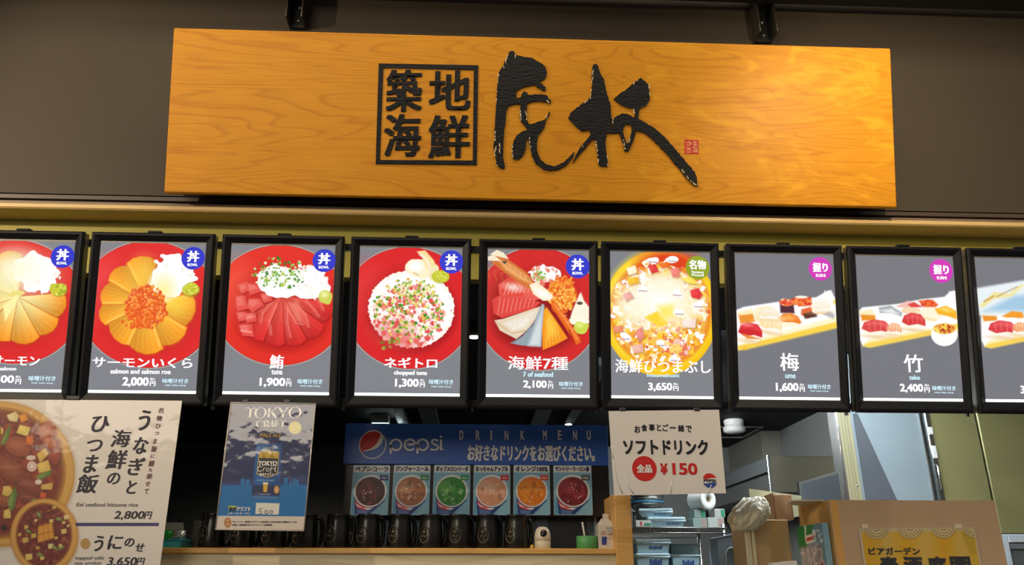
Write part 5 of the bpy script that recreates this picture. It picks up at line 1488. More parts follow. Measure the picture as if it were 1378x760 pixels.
bag('clear_cover', 'crumpled clear plastic cover leaning on the shelf beside the first jug', 'plastic cover', at(264, 720, 3.23).x, zs1, zs1 + .105, .055, .035, mat('clear_crumple', (.20, .20, .16, 1), rough=.12, spec=.8, alpha=.75), 3.26, 4)

# little white camera with a black eye
p = at(730.5, 730, 3.16); hcam = at(729, 708, 3.16).z - zs1
cm = thing('security_camera', 'small cream egg-shaped camera with a black eye on the oak shelf', 'camera', Vector((p.x, 3.17, zs1)))
M_CREAM = mat('cream_plastic', (.66, .60, .47, 1), rough=.35)
R = .0315
MB().lathe([(R * .92, 0), (R * .97, .003), (R * .98, hcam * .34), (R * .955, hcam * .355)], n=32).build('base', M_CREAM, cm)
MB().lathe([(R * .955, hcam * .36), (R, hcam * .37), (R * .99, hcam * .55), (R * .93, hcam * .72), (R * .78, hcam * .87), (R * .5, hcam * .97), (.0001, hcam)], n=32).build('head', M_CREAM, cm)
g = MB(); vs, fs = [], []
for i in range(6):
    for k in range(20):
        a = 2 * math.pi * k / 20; r = i / 5
        x = .0145 * r * math.cos(a); z = hcam * .73 + .0175 * r * math.sin(a)
        zz = min(max((z / hcam - .37) / .63, 0), .999)
        rad = R * math.sqrt(max(.02, 1 - zz ** 2.6))
        vs.append((x + .001, -math.sqrt(max(1e-6, rad ** 2 - x * x)) - .0025 * (1 - r * r) - .0008, z))
for i in range(5):
    for k in range(20):
        fs.append((i * 20 + k, i * 20 + (k + 1) % 20, (i + 1) * 20 + (k + 1) % 20, (i + 1) * 20 + k))
g.add(vs, fs, 0, True); g.build('black_eye', mat('eye_black', (.006, .006, .008, 1), rough=.12), cm)
p = at(716, 733, 3.13)
g = MB().lathe([(.0001, 0), (.007, .001), (.0075, .009), (.004, .014), (.0001, .015)], n=14)
o = g.build('yellow_cap', mat('yellow_plastic', (.60, .42, .05, 1), rough=.4), None, (p.x, 3.135, zs1)); tag(o, 'tiny yellow cap beside the small cream camera', 'cap')

# green tape roll with a pale stick in it
pa_, pb_ = at(777.5, 728, 3.16).x, at(806, 728, 3.16).x
tz = at(792, 720.5, 3.16).z - zs1; R = (pb_ - pa_) / 2
tr = thing('tape_roll', 'wide green tape roll standing on the oak shelf', 'tape', Vector(((pa_ + pb_) / 2, 3.20, zs1)))
MB().lathe([(R * .97, 0), (R, .001), (R, tz - .001), (R * .97, tz), (R * .76, tz), (R * .76, 0.0), (R * .97, 0)], n=40).build('tape', mat('green_tape', (.085, .36, .12, 1), rough=.4), tr)
MB().lathe([(R * .755, 0), (R * .755, tz), (R * .70, tz), (R * .70, 0), (R * .755, 0)], n=40).build('core', mat('paper_core', (.45, .40, .32, 1), rough=.6), tr)
x0 = (pa_ + pb_) / 2
g = MB().tube([(-.012 + .012, 0, .0045), (-.026 + .012, .0, tz + .052)], .0035, 8)
o = g.build('stirring_stick', M_WHITE, None, (x0 - .002, 3.20, zs1)); tag(o, 'pale stick standing inside the green tape roll', 'stick')
p = at(809.5, 728, 3.2)
g = MB().box((-.011, -.012, 0), (.011, .012, tz * .98), bevel=.003)
o = g.build('blue_box', mat('pale_blue_card', (.40, .60, .66, 1), rough=.4), None, (p.x, 3.20, zs1)); tag(o, 'small pale blue box between the green tape and the milk carton', 'box')

# milk carton
xa, xb = at(810.5, 715, 3.14).x, at(835, 715, 3.14).x
zsd = at(822, 706, 3.14).z - zs1; zrd = at(822, 697, 3.14).z - zs1; w = (xb - xa) * .93
mk = thing('milk_carton', 'white gable-top milk carton with a blue print beside the oak post', 'carton', Vector(((xa + xb) / 2 - .014, 3.20, zs1)))
M_CTN = mat('carton_white', (.62, .59, .53, 1), rough=.45)
h2 = w / 2; hr = zrd * 1.02
g = MB().box((-h2, -h2, 0), (h2, h2, zsd))
t_ = .10 * w
g.add([(-h2, -h2, zsd), (h2, -h2, zsd), (h2, h2, zsd), (-h2, h2, zsd), (-h2 * .45, -.003, hr), (h2 * .45, -.003, hr), (h2 * .45, .003, hr), (-h2 * .45, .003, hr)], [(0, 1, 5, 4), (1, 2, 6, 5), (2, 3, 7, 6), (3, 0, 4, 7)])
g.build('body', M_CTN, mk)
MB().box((-h2 * .25, -.003, hr - .002), (h2 * .45, .003, hr + .018)).build('gable_fin', M_CTN, mk)
g = MB()
fy = -h2 - .0008
def blob(pts, m): g.add([(x * h2, fy, z * zsd) for x, z in pts], [tuple(range(len(pts)))], m)
blob([(-.62, .18), (-.05, .18), (-.02, .42), (.08, .42), (-.02, .52), (-.62, .52)], 0)
blob([(.0, .84), (.85, .84), (.85, .92), (.0, .92)], 1); blob([(.0, .74), (.8, .74), (.8, .79), (.0, .79)], 1)
for (cx_, cz_, rx_, rz_, m) in ((-.42, .66, .26, .10, 2), (-.34, .78, .22, .07, 3), (.35, .62, .22, .07, 2), (.62, .60, .16, .06, 2), (.38, .46, .20, .07, 2)):
    blob([(cx_ + rx_ * math.cos(a * .5236), cz_ + rz_ * math.sin(a * .5236)) for a in range(12)], m)
for (x, z) in ((-.66, .64), (-.34, .66), (-.06, .62), (.25, .60), (.45, .66), (.62, .66)):
    blob([(x - .04, z - .025), (x + .04, z - .025), (x + .05, z + .03), (x - .03, z + .03)], 4)
g.build('printed_panel', [mat('milk_blue', (.03, .055, .30, 1), rough=.5), mat('milk_grey_blue', (.30, .36, .42, 1), rough=.5), mat('milk_pink', (.60, .40, .34, 1), rough=.5), mat('milk_pale', (.66, .62, .56, 1), rough=.5), M_INKP], mk)

# ------------------------------------------------------------------ cartons on the side counter
M_CARD_B = mat('brown_cardboard', (.47, .335, .215, 1), rough=.7, vary=.06, vscale=12)
M_CARD_T = mat('tan_cardboard', (.50, .345, .165, 1), rough=.7, vary=.06, vscale=12)
M_CARD_LIT = mat('lit_cardboard', (.60, .335, .095, 1), rough=.65, vary=.05, vscale=12)  # warm light falling on the left face is put into this orange tone
M_CARD_P = mat('pale_flap', (.62, .56, .40, 1), rough=.65)
CT = 1.46
sc_ = thing('side_counter', 'low work counter carrying the cardboard boxes', 'counter', Vector((.92, 3.12, 0)))
MB().box((0, 0, CT - .04), (2.6, .93, CT), bevel=.004).build('worktop', M_STEELD, sc_)
MB().box((.02, .03, 0), (2.58, .90, CT - .04)).build('cabinet', M_KGREY, sc_)

YA = 3.25
xa, xb = at(1115, 672.6, YA).x, at(1338, 673, YA).x
zA = at(1200, 672.8, YA).z - CT
ya = atx(1076, 700, xa).y - YA
bx = thing('cardboard_box', 'big open brown cardboard box with a yellow poster on its front', 'box', Vector((xa, YA, CT)), 'cardboard boxes on the side counter')
W = xb - xa; D = ya
MB().box((0, 0, 0), (W, .006, zA)).build('front_panel', M_CARD_B, bx)
MB().box((0, .006, 0), (.006, D, zA)).build('side_panel', M_CARD_LIT, bx)
MB().box((W - .006, .006, 0), (W, D, zA)).build('side_panel', M_CARD_B, bx)
MB().box((.006, D - .006, 0), (W - .006, D, zA)).build('rear_panel', M_CARD_B, bx)
MB().box((.006, .006, 0), (W - .006, D - .006, .006)).build('base_panel', M_CARD_B, bx)
f0 = atz(1072, 668, CT + zA + .03); f1 = atz(1088, 657.5, CT + zA + .06)
MB().hexa([(-.11, .10, zA + .004), (.0, .05, zA), (.006, D - .02, zA), (-.06, D - .01, zA + .01)], [(-.11, .10, zA + .009), (.0, .05, zA + .005), (.006, D - .02, zA + .005), (-.06, D - .01, zA + .015)]).build('side_flap', M_CARD_P, bx)
MB().hexa([(.0, D - .006, zA), (W * .3, D - .006, zA), (W * .26, D + .03, zA + .012), (-.03, D + .03, zA + .03)], [(.0, D - .004, zA + .005), (W * .3, D - .004, zA + .005), (W * .26, D + .032, zA + .017), (-.03, D + .032, zA + .035)]).build('rear_flap', M_CARD_P, bx)
MB().box((.004, -.002, 0), (.034, .004, zA * .999)).build('lit_corner_strip', M_CARD_LIT, bx)  # light along the left corner, put in as a brighter strip

# printed drink packet leaning on the side of the big box
q = [atx(x, y, xa - .012) for x, y in ((1078, 709), (1112, 703), (1119, 760), (1084, 762))]
zt0, zt1 = q[0].z, q[1].z
y_far, y_near = q[0].y, max(q[1].y, YA + .01)
pk = thing('juice_box', 'tall red, green and blue printed drink box beside the big brown box', 'drink box', Vector((xa - .004, y_near, CT)))
Ly = y_far - y_near; Hh = (zt0 + zt1) / 2 - CT
MB().box((-.028, 0, 0), (-.001, Ly, Hh), bevel=.002).build('carton', mat('packet_blue', (.20, .36, .48, 1), rough=.4), pk)
p = Pic(((0, 0), (34, 0), (0, 60), (34, 60)), Hh / Ly if Ly else 1.8, 90, (124, 166, 190), 90)
p.poly([(0, 0), (24, 0), (20, 14), (8, 22), (0, 22)], (30, 128, 60)); p.poly([(11, 0), (14, 0), (12, 14), (10, 14)], (190, 220, 200)); p.poly([(10, 10), (25, 8), (25, 16), (11, 18)], (236, 226, 214)); p.line([(12, 14), (24, 12)], 3, (200, 60, 50))
p.poly([(0, 44), (12, 40), (14, 60), (0, 60)], (206, 60, 44)); p.poly([(13, 40), (30, 35), (29, 40), (20, 44), (17, 52), (13, 46)], (196, 44, 44)); p.poly([(8, 60), (10, 50), (18, 54), (20, 60)], (232, 220, 206)); p.poly([(22, 60), (30, 50), (34, 60)], (236, 224, 190))
p.poly([(1, 20), (30, 18), (32, 36), (3, 42)], (190, 150, 150), 6, .6)
p.scatter(28, 10, 7, 10, 14, (1, 2.4), ((225, 235, 242), (150, 196, 220)))
pr = p.build('printed_face', Ly, Hh, print_mat('packet_print', rough=.4), pk)
pr.matrix_local = Matrix(((0, 0, -1, -.0288), (-1, 0, 0, Ly), (0, 1, 0, 0), (0, 0, 0, 1)))
g = MB(); text(g, 'カルピス', (Ly * .06, Hh * .36, Ly * .94, Hh * .66), .0008, (.05, .03)); lt = g.build('packet_lettering', mat('packet_white', (.72, .62, .60, 1), rough=.4), pk)
lt.matrix_local = pr.matrix_local

# yellow beer garden poster in a sleeve on the front of the big box
GY = YA - .006
gcn = ((1155.5, 711), (1311, 709.2), (1326, 787), (1166, 787))
gp, GP, gpts = sheet('festival_poster', 'yellow poster with dark lettering taped to the front of the big brown box', 'poster', gcn, GY, .0015, mat('sleeve_grey', (.52, .47, .38, 1), rough=.25))
F9 = lambda x, y: (1140 + x / 5.79, 690 + y / 5.79)
gq = (F9(104, 128), F9(984, 118), (1169.5, 786), (1323, 786))
p = Pic(gq, .66, 220, (206, 168, 60), 95)
for k, x in enumerate((110, 250, 400, 540, 690, 830)):
    p.poly([F9(x + 20, 130), F9(x + 100, 125), F9(x + 130, 700), F9(x + 40, 700)], ((210, 160, 34), (206, 178, 96))[k % 2], 14, .8)
p.poly([F9(880, 150), F9(985, 140), F9(1010, 330), F9(960, 320)], (186, 158, 50), 4)
p.poly([F9(90, 115), F9(990, 108), F9(995, 138), F9(95, 152)], (196, 182, 140), 3)
for c in (228, 490, 750, 1000):
    for rr, cc in ((96, (150, 136, 100)), (88, (206, 190, 140)), (76, (140, 126, 96)), (68, (206, 190, 140)), (54, (150, 136, 100)), (46, (210, 194, 146)), (28, (140, 126, 100)), (18, (206, 190, 150))):
        pts = [F9(c + rr * math.cos(math.radians(a)), 122 - c * .012 + rr * .92 * math.sin(math.radians(a))) for a in range(0, 181, 12)]
        p.poly(pts, cc)
img = p.build('poster_print', 1, 1, print_mat('festival_print', rough=.4, coat=.5, wave=.3), gp, 0, 0, .0004)
me = img.data
co = np.empty(len(me.vertices) * 3); me.vertices.foreach_get('co', co); co = co.reshape(-1, 3); U, V = co[:, 0].copy(), co[:, 1].copy()
c4 = [GP.px(*q_) for q_ in gq]
for i in (0, 1):
    co[:, i] = (c4[2][i] * (1 - U) + c4[3][i] * U) * (1 - V) + (c4[0][i] * (1 - U) + c4[1][i] * U) * V
me.vertices.foreach_set('co', co.ravel()); me.update()
g = MB(); B9 = lambda x0, y0, x1, y1: GP.box(*F9(x0, y0), *F9(x1, y1))
text(g, 'ビアガーデン', B9(165, 268, 565, 327), .0012, (.05, .04))
for ch, xa_, xb_ in (('麦', 258, 400), ('酒', 440, 590), ('庭', 628, 778), ('園', 805, 965)):
    text(g, ch, B9(xa_, 338, xb_, 480), .0012, (.05, .045))
g.build('poster_lettering', mat('festival_ink', (.035, .040, .050, 1), rough=.5), gp)
for x in (1164, 1290):
    a = GP.px(x, 709); MB().box((a[0] - .014, a[1] - .006, -.002), (a[0] + .014, a[1] + .012, .0022), bevel=.001).build('clear_tape', mat('tape_clear', (.66, .58, .46, 1), rough=.2), gp)

# carton behind, and the small carton lying on it
YBX = 3.55
ca = at(1072, 698.5, YBX); zB = ca.z
b0, b1 = at(1015, 740, YBX + .02).x, xa - .055
bb_ = thing('cardboard_box', 'tall tan cardboard box behind the printed drink box, with a small carton on top', 'box', Vector((b0, YBX + .02, CT)), 'cardboard boxes on the side counter')
g = MB().box((0, 0, 0), (b1 - b0, .30, zB - CT), bevel=.003); g.build('carton', M_CARD_T, bb_)
xs_ = at(1043, 730, YBX + .02).x - b0
MB().box((xs_ - .012, -.0012, 0), (xs_ + .012, .0005, zB - CT - .003)).build('tape', mat('box_tape', (.52, .33, .13, 1), rough=.35), bb_)
YBX2 = 3.60
tr_ = at(1064, 665.2, YBX2); tl_ = atz(1034, 674.6, tr_.z)
u_ = (tl_ - tr_); u_.z = 0; Lc = min(u_.length, .22); u_.normalize(); n_ = Vector((-u_.y, u_.x, 0))
if n_.y < 0: n_ = -n_
Mc = Matrix(((u_.x, n_.x, 0, tr_.x), (u_.y, n_.y, 0, tr_.y), (0, 0, 1, zB), (0, 0, 0, 1)))
sb_ = thing('cardboard_box', 'small pinkish tan carton lying on the tan box next to the plastic bag', 'box', Mc, 'cardboard boxes on the side counter')
hC = tr_.z - zB
MB().box((0, 0, 0.0005), (Lc, .075, hC), bevel=.002).build('carton', mat('pinkish_cardboard', (.46, .29, .185, 1), rough=.65), sb_)
MB().box((-.003, -.0012, hC * .0 + .001), (.075, .0005, hC * .98)).build('side_tape', M_CARD_T, sb_)
MB().box((.0, .078, .0005), (Lc * .8, .082, hC * 1.06)).build('flap', mat('dark_flap', (.30, .17, .08, 1), rough=.7), sb_)

sp_ = at(1010, 690, 3.80)
g = MB(); pts = [at(*q_, 3.80) for q_ in ((1008, 657.5), (1078, 667), (1078, 694), (1022, 705), (1012, 700))]
g.prism([(q_.x - sp_.x, q_.z - sp_.z) for q_ in pts], -.004, .004)
o = g.build('plastic_sheet', mat('pale_green_sheet', (.66, .74, .54, 1), rough=.3), None)
o.matrix_world = Matrix.Translation((sp_.x, 3.80, sp_.z)) @ Matrix.Rotation(math.pi / 2, 4, 'X')
tag(o, 'pale green plastic sheet standing behind the small carton', 'sheet')
# bag on its stand
px0 = at(1007.5, 735, 3.50); px1 = at(1015.5, 735, 3.50)
st = thing('bag_stand', 'two cream poles of a stand holding up the crumpled plastic bag', 'stand', Vector((px0.x, 3.50, CT)))
ztop = at(1007, 704, 3.50).z - CT
MB().box((-.012, -.006, 0), (.011, .006, ztop), bevel=.003).build('pole', mat('cream_pole', (.66, .60, .42, 1), rough=.4), st)
MB().box((px1.x - px0.x - .008, -.006, 0), (px1.x - px0.x + .004, .006, ztop), bevel=.003).build('pole', mat('cream_pole', (.66, .60, .42, 1), rough=.4), st)
z0_, z1_ = at(1008, 713, 3.50).z, at(1008, 670, 3.50).z
rs = random.Random(11); g = MB(); vs, fs = [], []; n, k = 18, 44
for i in range(n + 1):
    t = i / n; w_ = (.035 + .115 * math.sin(math.pi * min(1, .12 + t * .80)) ** .9)
    for j in range(k):
        a = 2 * math.pi * j / k; q_ = 1 + rs.uniform(-.035, .035) + .12 * math.sin(5 * a + 4 * t) + .10 * math.sin(11 * a - 7 * t) + .05 * math.sin(17 * a + 3 * t)
        vs.append((.055 * t + w_ * .52 * math.cos(a) * q_, w_ * .40 * math.sin(a) * q_, (z1_ - z0_) * t + rs.uniform(-.006, .006)))
for i in range(n):
    for j in range(k):
        fs.append((i * k + j, i * k + (j + 1) % k, (i + 1) * k + (j + 1) % k, (i + 1) * k + j))
fs.append(tuple(range(k))[::-1]); fs.append(tuple(n * k + j for j in range(k)))
g.add(vs, fs, 0, True)
o = g.build('plastic_bag', mat('cream_film', (.74, .71, .54, 1), rough=.25, spec=.6, bump=.8, bscale=55), None, (px0.x - .012, 3.50, z0_)); tag(o, 'crumpled cream plastic bag hooked over two cream poles', 'bag')
a = at(1040, 757, 3.42); b = at(1072, 754, 3.42)
g = MB().hexa([(0, 0, CT - a.z), (b.x - a.x, 0, CT - a.z), (b.x - a.x, .06, CT - a.z), (0, .06, CT - a.z)], [(0, 0, 0), (b.x - a.x, 0, b.z - a.z), (b.x - a.x, .06, b.z - a.z), (0, .06, 0)])
o = g.build('paper_stack', mat('white_paper', (.70, .69, .67, 1), rough=.5), None, (a.x, 3.42, a.z)); tag(o, 'white paper edge just showing below the small carton', 'paper')

# ------------------------------------------------------------------ wire rack with kitchen goods
RY0, RY1 = 4.20, 4.70
rx0, rx1 = at(826, 709, RY0).x, at(977, 709, RY0).x
rz = at(915, 708.5, RY0).z
rz2 = at(900, 769, RY0).z - .02
rk = thing('wire_rack', 'chrome wire shelf rack behind the oak post, full of tubs and boxes', 'rack', Vector((rx0, RY0, 0)))
M_CHR = mat('chrome', (.60, .60, .58, 1), rough=.25, metal=1.0)
Wr, Dr = rx1 - rx0, RY1 - RY0
for (x, y) in ((.012, .012), (Wr - .012, .012), (.012, Dr - .012), (Wr - .012, Dr - .012)):
    MB().lathe([(.0115, 0), (.0115, rz + .012), (.0001, rz + .016)], (x, y, 0), 14).build('post', M_CHR, rk)
for zz in (rz, rz2):
    g = MB()
    for y in (0.0, Dr): g.tube([(0, y, zz - .005), (Wr, y, zz - .005)], .004, 8); g.tube([(0, y, zz - .030), (Wr, y, zz - .030)], .003, 8)
    for x in (0.0, Wr): g.tube([(x, 0, zz - .005), (x, Dr, zz - .005)], .004, 8)
    for i in range(1, 34):
        g.tube([(Wr * i / 34, 0, zz - .003), (Wr * i / 34, Dr, zz - .003)], .0022, 6)
    for i in range(30):
        x = Wr * i / 30
        g.tube([(x, 0, zz - .029), (x + Wr / 60, 0, zz - .006), (x + Wr / 30, 0, zz - .029)], .0018, 5)
    g.box((.0, .004, zz - .0035), (Wr, Dr - .004, zz - .001))
    g.build('wire_shelf', M_STEELD, rk)
M_TUB = mat('blue_translucent', (.34, .54, .64, 1), rough=.28, spec=.6); M_TUBL = mat('pale_blue_lid', (.50, .68, .76, 1), rough=.3)
M_LBL = mat('label_blue_print', (.05, .10, .34, 1), rough=.5)


def tub(name, label, x0, x1, y0, y1, Y, d, zbase, lid=True, lab=None, rot=0, m=None, group='plastic tubs on the wire rack'):
    a, b = at(x0, y1, Y), at(x1, y0, Y); w = b.x - a.x; h = b.z - zbase
    t = thing(name, label, 'tub', Matrix.Translation((a.x + w / 2, Y + d / 2, zbase)) @ Matrix.Rotation(rot, 4, 'Z'), group)
    m = m or M_TUB; e_ = .90
    hb_ = h - (.014 if lid else 0); w2, d2 = w / 2, d / 2; th_ = .004
    out_lo = [(-w2 * e_, -d2 * e_, .001), (w2 * e_, -d2 * e_, .001), (w2 * e_, d2 * e_, .001), (-w2 * e_, d2 * e_, .001)]; out_hi = [(-w2, -d2, hb_), (w2, -d2, hb_), (w2, d2, hb_), (-w2, d2, hb_)]
    in_hi = [(-w2 + th_, -d2 + th_, hb_), (w2 - th_, -d2 + th_, hb_), (w2 - th_, d2 - th_, hb_), (-w2 + th_, d2 - th_, hb_)]; in_lo = [(p_[0] * .95, p_[1] * .95, .006) for p_ in out_lo]
    g = MB().add(out_lo + out_hi + in_hi + in_lo, [(3, 2, 1, 0)] + [(i, (i + 1) % 4, 4 + (i + 1) % 4, 4 + i) for i in range(4)] + [(4 + i, 4 + (i + 1) % 4, 8 + (i + 1) % 4, 8 + i) for i in range(4)] + [(8 + i, 8 + (i + 1) % 4, 12 + (i + 1) % 4, 12 + i) for i in range(4)] + [(12, 13, 14, 15)])
    g.build('body', m, t)
    g = MB().tube([(-w2 - .003, -d2 - .003, hb_ - .003), (w2 + .003, -d2 - .003, hb_ - .003), (w2 + .003, d2 + .003, hb_ - .003), (-w2 - .003, d2 + .003, hb_ - .003)], .004, 8, closed=True); g.build('rim', M_TUBL, t)
    if lid:
        MB().box((-w2 - .004, -d2 - .004, hb_), (w2 + .004, d2 + .004, h), bevel=.004).build('lid', M_TUBL, t)
    if lab:
        l0, l1, v0, v1 = lab
        f = lambda v: -d2 * (e_ + (1 - e_) * v) - .0012
        g = MB()
        n_ = 5
        for i in range(n_):
            xa2 = -w2 * e_ + w * e_ * (l0 + (l1 - l0) * i / n_); xb2 = -w2 * e_ + w * e_ * (l0 + (l1 - l0) * (i + .82) / n_)
            va, vb = v0, v1 - (.06 if i % 2 else 0)
            g.add([(xa2, f(va), hb_ * va), (xb2, f(va), hb_ * va), (xb2, f(vb), hb_ * vb), (xa2, f(vb), hb_ * vb)], [(0, 1, 2, 3)])
        g.build('printed_label', M_LBL, t)
    return t, zbase + h
_, zt2 = tub('storage_tub', 'flat pale blue tub lying on the rack shelf, under a tilted second one', 873, 921, 695.5, 709, 4.24, .20, rz, True, (.5, .9, .35, .6))
tub('storage_tub', 'flat pale blue tub lying askew on top of another one, before the steel bowls', 866, 908, 684, 696, 4.26, .17, zt2 + .001, True, (.45, .85, .4, .6), -.22)
za = rz2
_, zc1 = tub('storage_tub', 'square blue lidded tub with a printed label, lower of the two beside the oak post', 858, 900, 744, 766, 4.22, .20, rz2, True, (.38, .82, .45, .85))
tub('storage_tub', 'square blue lidded tub with a printed label, upper of the two beside the oak post', 857, 901, 725, 744, 4.22, .20, zc1 + .001, True, (.38, .82, .35, .65))
tub('storage_tub', 'open blue tub at the front of the lower rack shelf, purple print on its side', 906, 941, 746, 766, 4.22, .16, rz2, False, (.35, .85, .45, .75))
tub('storage_tub', 'taller empty blue tub standing behind the open printed tub', 905, 938, 732, 766, 4.45, .16, rz2, False)
# packet, pot, bowls
g = MB()
a, b = at(856, 709, 4.22), at(876, 700, 4.22)
pk2 = thing('wrap_box', 'small white, red and green box on the rack shelf, next to the oak post', 'box', Vector((a.x, 4.222, rz)))
w = b.x - a.x; h = b.z - rz
MB().box((0, 0, 0), (w, .05, h), bevel=.002).build('carton', mat('wrap_white', (.60, .62, .60, 1), rough=.4), pk2)
MB().box((w * .28, -.0008, h * .2), (w * .40, .0004, h * .85)).build('red_patch', mat('wrap_red', (.50, .04, .05, 1), rough=.4), pk2)
MB().box((w * .55, -.0008, h * .15), (w * .97, .0004, h * .6)).build('green_patch', mat('wrap_green', (.06, .28, .16, 1), rough=.4), pk2)
c = at(873, 700, 4.54); r0 = .088
zpt = at(873, 688, 4.54).z
pot = thing('steel_pot', 'round steel pot on the rack shelf under the stack of bowls', 'pot', Vector((c.x, 4.56, rz)))
hp = zpt - rz
MB().lathe([(.0001, 0), (r0 * .9, 0), (r0 * .95, .006), (r0 * .95, hp * .96), (r0, hp), (r0 * .93, hp), (r0 * .9, .008), (.0001, .008)], n=32).build('body', M_STEEL, pot)
MB().tube([(r0 * .95, -.03, hp * .7), (r0 * 1.18, -.03, hp * .72), (r0 * 1.18, .03, hp * .72), (r0 * .95, .03, hp * .7)], .004, 8).build('handle', M_CHR, pot)
zz = zpt
for i in range(3):
    bw = thing('steel_bowl', 'shiny steel bowl with a blue rim, %s of the nested stack on the steel pot' % ('lowest', 'middle', 'topmost')[i], 'bowl', Vector((c.x + .004 * (i - 1), 4.56, zz)), 'steel bowls on the rack')
    R = .098 - .003 * i
    MB().lathe([(.0001, 0), (R * .5, 0), (R * .72, .010), (R * .93, .034), (R, .048), (R * .97, .049), (R * .88, .034), (R * .66, .014), (.0001, .006)], n=36).build('body', M_STEEL, bw)
    g = MB().tube([(R * .99 * math.cos(k * math.pi / 18), R * .99 * math.sin(k * math.pi / 18), .049) for k in range(36)], .0042, 8, closed=True)
    g.build('rim', mat('blue_rim', (.035, .22, .44, 1), rough=.35) if i != 1 else M_CHR, bw)
    zz += .021
# small boxes and the paper roll
M_BX1 = mat('grey_green_box', (.24, .32, .30, 1), rough=.45); M_BX2 = mat('pale_grey_box', (.42, .44, .42, 1), rough=.45); M_GRNP = mat('green_print', (.03, .26, .14, 1), rough=.45)
for (x0, x1, y0, y1, zb_, lab, mm) in ((933, 951, 697, 708.5, rz, 'pale grey small box, lower left under the paper roll', M_BX1), (953, 974, 696, 708.5, rz, 'pale grey small box with pinkish print, lower right under the paper roll', M_BX2),
                                      (934.5, 949, 685.5, 696.8, None, 'green printed small box directly left of the paper roll', M_BX1), (962, 975, 684.5, 695.8, None, 'green cornered small box right below the paper roll', M_BX2)):
    a, b = at(x0, y1, 4.26), at(x1, y0, 4.26)
    z_ = rz if zb_ else at(x0, 697 if x0 < 950 else 696, 4.26).z + .0005
    t = thing('small_carton', lab, 'box', Vector((a.x, 4.26, z_)), 'small boxes under the paper roll')
    w, h = b.x - a.x, b.z - z_
    MB().box((0, 0, 0), (w, .11, h), bevel=.002).build('carton', mm, t)
    MB().box((w * .62, -.0008, h * .12), (w * .95, .0005, h * .9)).build('printed_patch', M_GRNP if 'green' in lab else mat('pink_print', (.36, .26, .24, 1), rough=.5), t)
c = at(954, 675.5, 4.25); R = .0515
ang = math.radians(-24)
zr = at(941, 685.5, 4.26).z
rl_ = thing('paper_roll', 'white paper roll lying on the small boxes of the wire rack', 'paper roll', Matrix.Translation((c.x, 4.255, zr + R + .0008)) @ Matrix.Rotation(math.radians(26), 4, 'Z'))
MB().lathe([(R, -.11), (R, -.002), (R * .97, 0), (R * .34, 0), (R * .34, -.11), (R, -.11)], n=36, axis='y').build('paper', mat('roll_paper', (.62, .66, .66, 1), rough=.6), rl_)
MB().lathe([(R * .335, -.11), (R * .335, -.001), (R * .27, -.001), (R * .27, -.11), (R * .335, -.11)], n=24, axis='y').build('core', mat('roll_core', (.34, .30, .22, 1), rough=.7), rl_)

# grey-blue crate
q = [at(x, y, 3.90) for x, y in ((965, 724), (1006, 714), (1010, 765), (968, 765))]
cr = thing('plastic_crate', 'grey blue plastic crate with a rounded relief beside the cream poles', 'crate', Vector((q[3].x, 3.90, CT)))
wq = q[1].x - q[0].x; h0, h1 = q[0].z - CT, q[1].z - CT; xo = q[0].x - q[3].x
M_CRT = mat('crate_blue', (.17, .235, .30, 1), rough=.35)
MB().hexa([(xo, 0, 0), (xo + wq, 0, 0), (xo + wq, .12, 0), (xo, .12, 0)], [(xo, 0, h0), (xo + wq, 0, h1), (xo + wq, .12, h1), (xo, .12, h0)]).build('body', M_CRT, cr)
g = MB().tube([(xo, 0, h0), (xo + wq, 0, h1), (xo + wq, .12, h1), (xo, .12, h0)], .004, 8, closed=True); g.build('rim', mat('crate_rim', (.07, .09, .12, 1), rough=.4), cr)
g = MB(); xm = xo + wq * .42
g.tube([(xm - .030, -.002, .01)] + [(xm + .030 * math.cos(math.radians(a_)), -.002, h0 * .60 + .045 * math.sin(math.radians(a_))) for a_ in range(180, -1, -15)] + [(xm + .030, -.002, .01)], .004, 8)
g.build('rounded_relief', mat('crate_pale', (.30, .40, .46, 1), rough=.35), cr)
a = at(956, 762, 3.9); b = at(956, 734, 3.9)
g = MB().lathe([(.024, 0), (.020, .01), (.0001, b.z - CT)], n=14)
o = g.build('clear_cone', M_CRT, None, (a.x, 3.9, CT)); tag(o, 'pointed grey blue plastic cone left of the crate', 'cone')

# ------------------------------------------------------------------ steel hood, door, refrigerators
zh1 = None
YH = 5.7
h_tl = at(1034, 613, YH); h_tr = at(1130, 616, YH)
zlo = at(1034, 662, YH).z
far = atx(986, 637, h_tl.x).y
hd = thing('extractor_hood', 'brushed steel extractor hood hanging in the back of the kitchen', 'hood', Vector((h_tl.x, YH, zlo)))
w = h_tr.x - h_tl.x; h = h_tl.z - zlo; d = YB - YH
MB().box((0, 0, 0), (w, .012, h), bevel=.003).build('front_panel', mat('warm_steel', (.50, .44, .32, 1), rough=.28, metal=.9), hd)
zband = h - (at(1034, 613, YH).z - at(1034, 633, YH).z)
MB().hexa([(0, .012, zband), (.012, .012, zband), (.012, d, zband), (0, d, zband)], [(0, .012, h), (.012, .012, h), (.012, d, h), (0, d, h)]).build('side_rail', mat('dark_steel', (.13, .14, .14, 1), rough=.4, metal=.5), hd)
MB().box((.03, .05, .02), (w - .05, d, zband + .02)).build('filter_box', M_STEELD, hd)
for k in range(4):
    MB().box((-.004 + .0, d - .10 - k * .10, -.05), (.028, d - .07 - k * .10, zband)).build('filter_bar', mat('brass_bar', (.40, .34, .22, 1), rough=.3, metal=.8), hd)
MB().box((-.016, -.010, -.02), (.002, .008, h + .004), bevel=.002).build('corner_edge', M_CHR, hd)
MB().box((-.004, -.002, h - .006), (w, d, h)).build('top_panel', M_STEELD, hd)

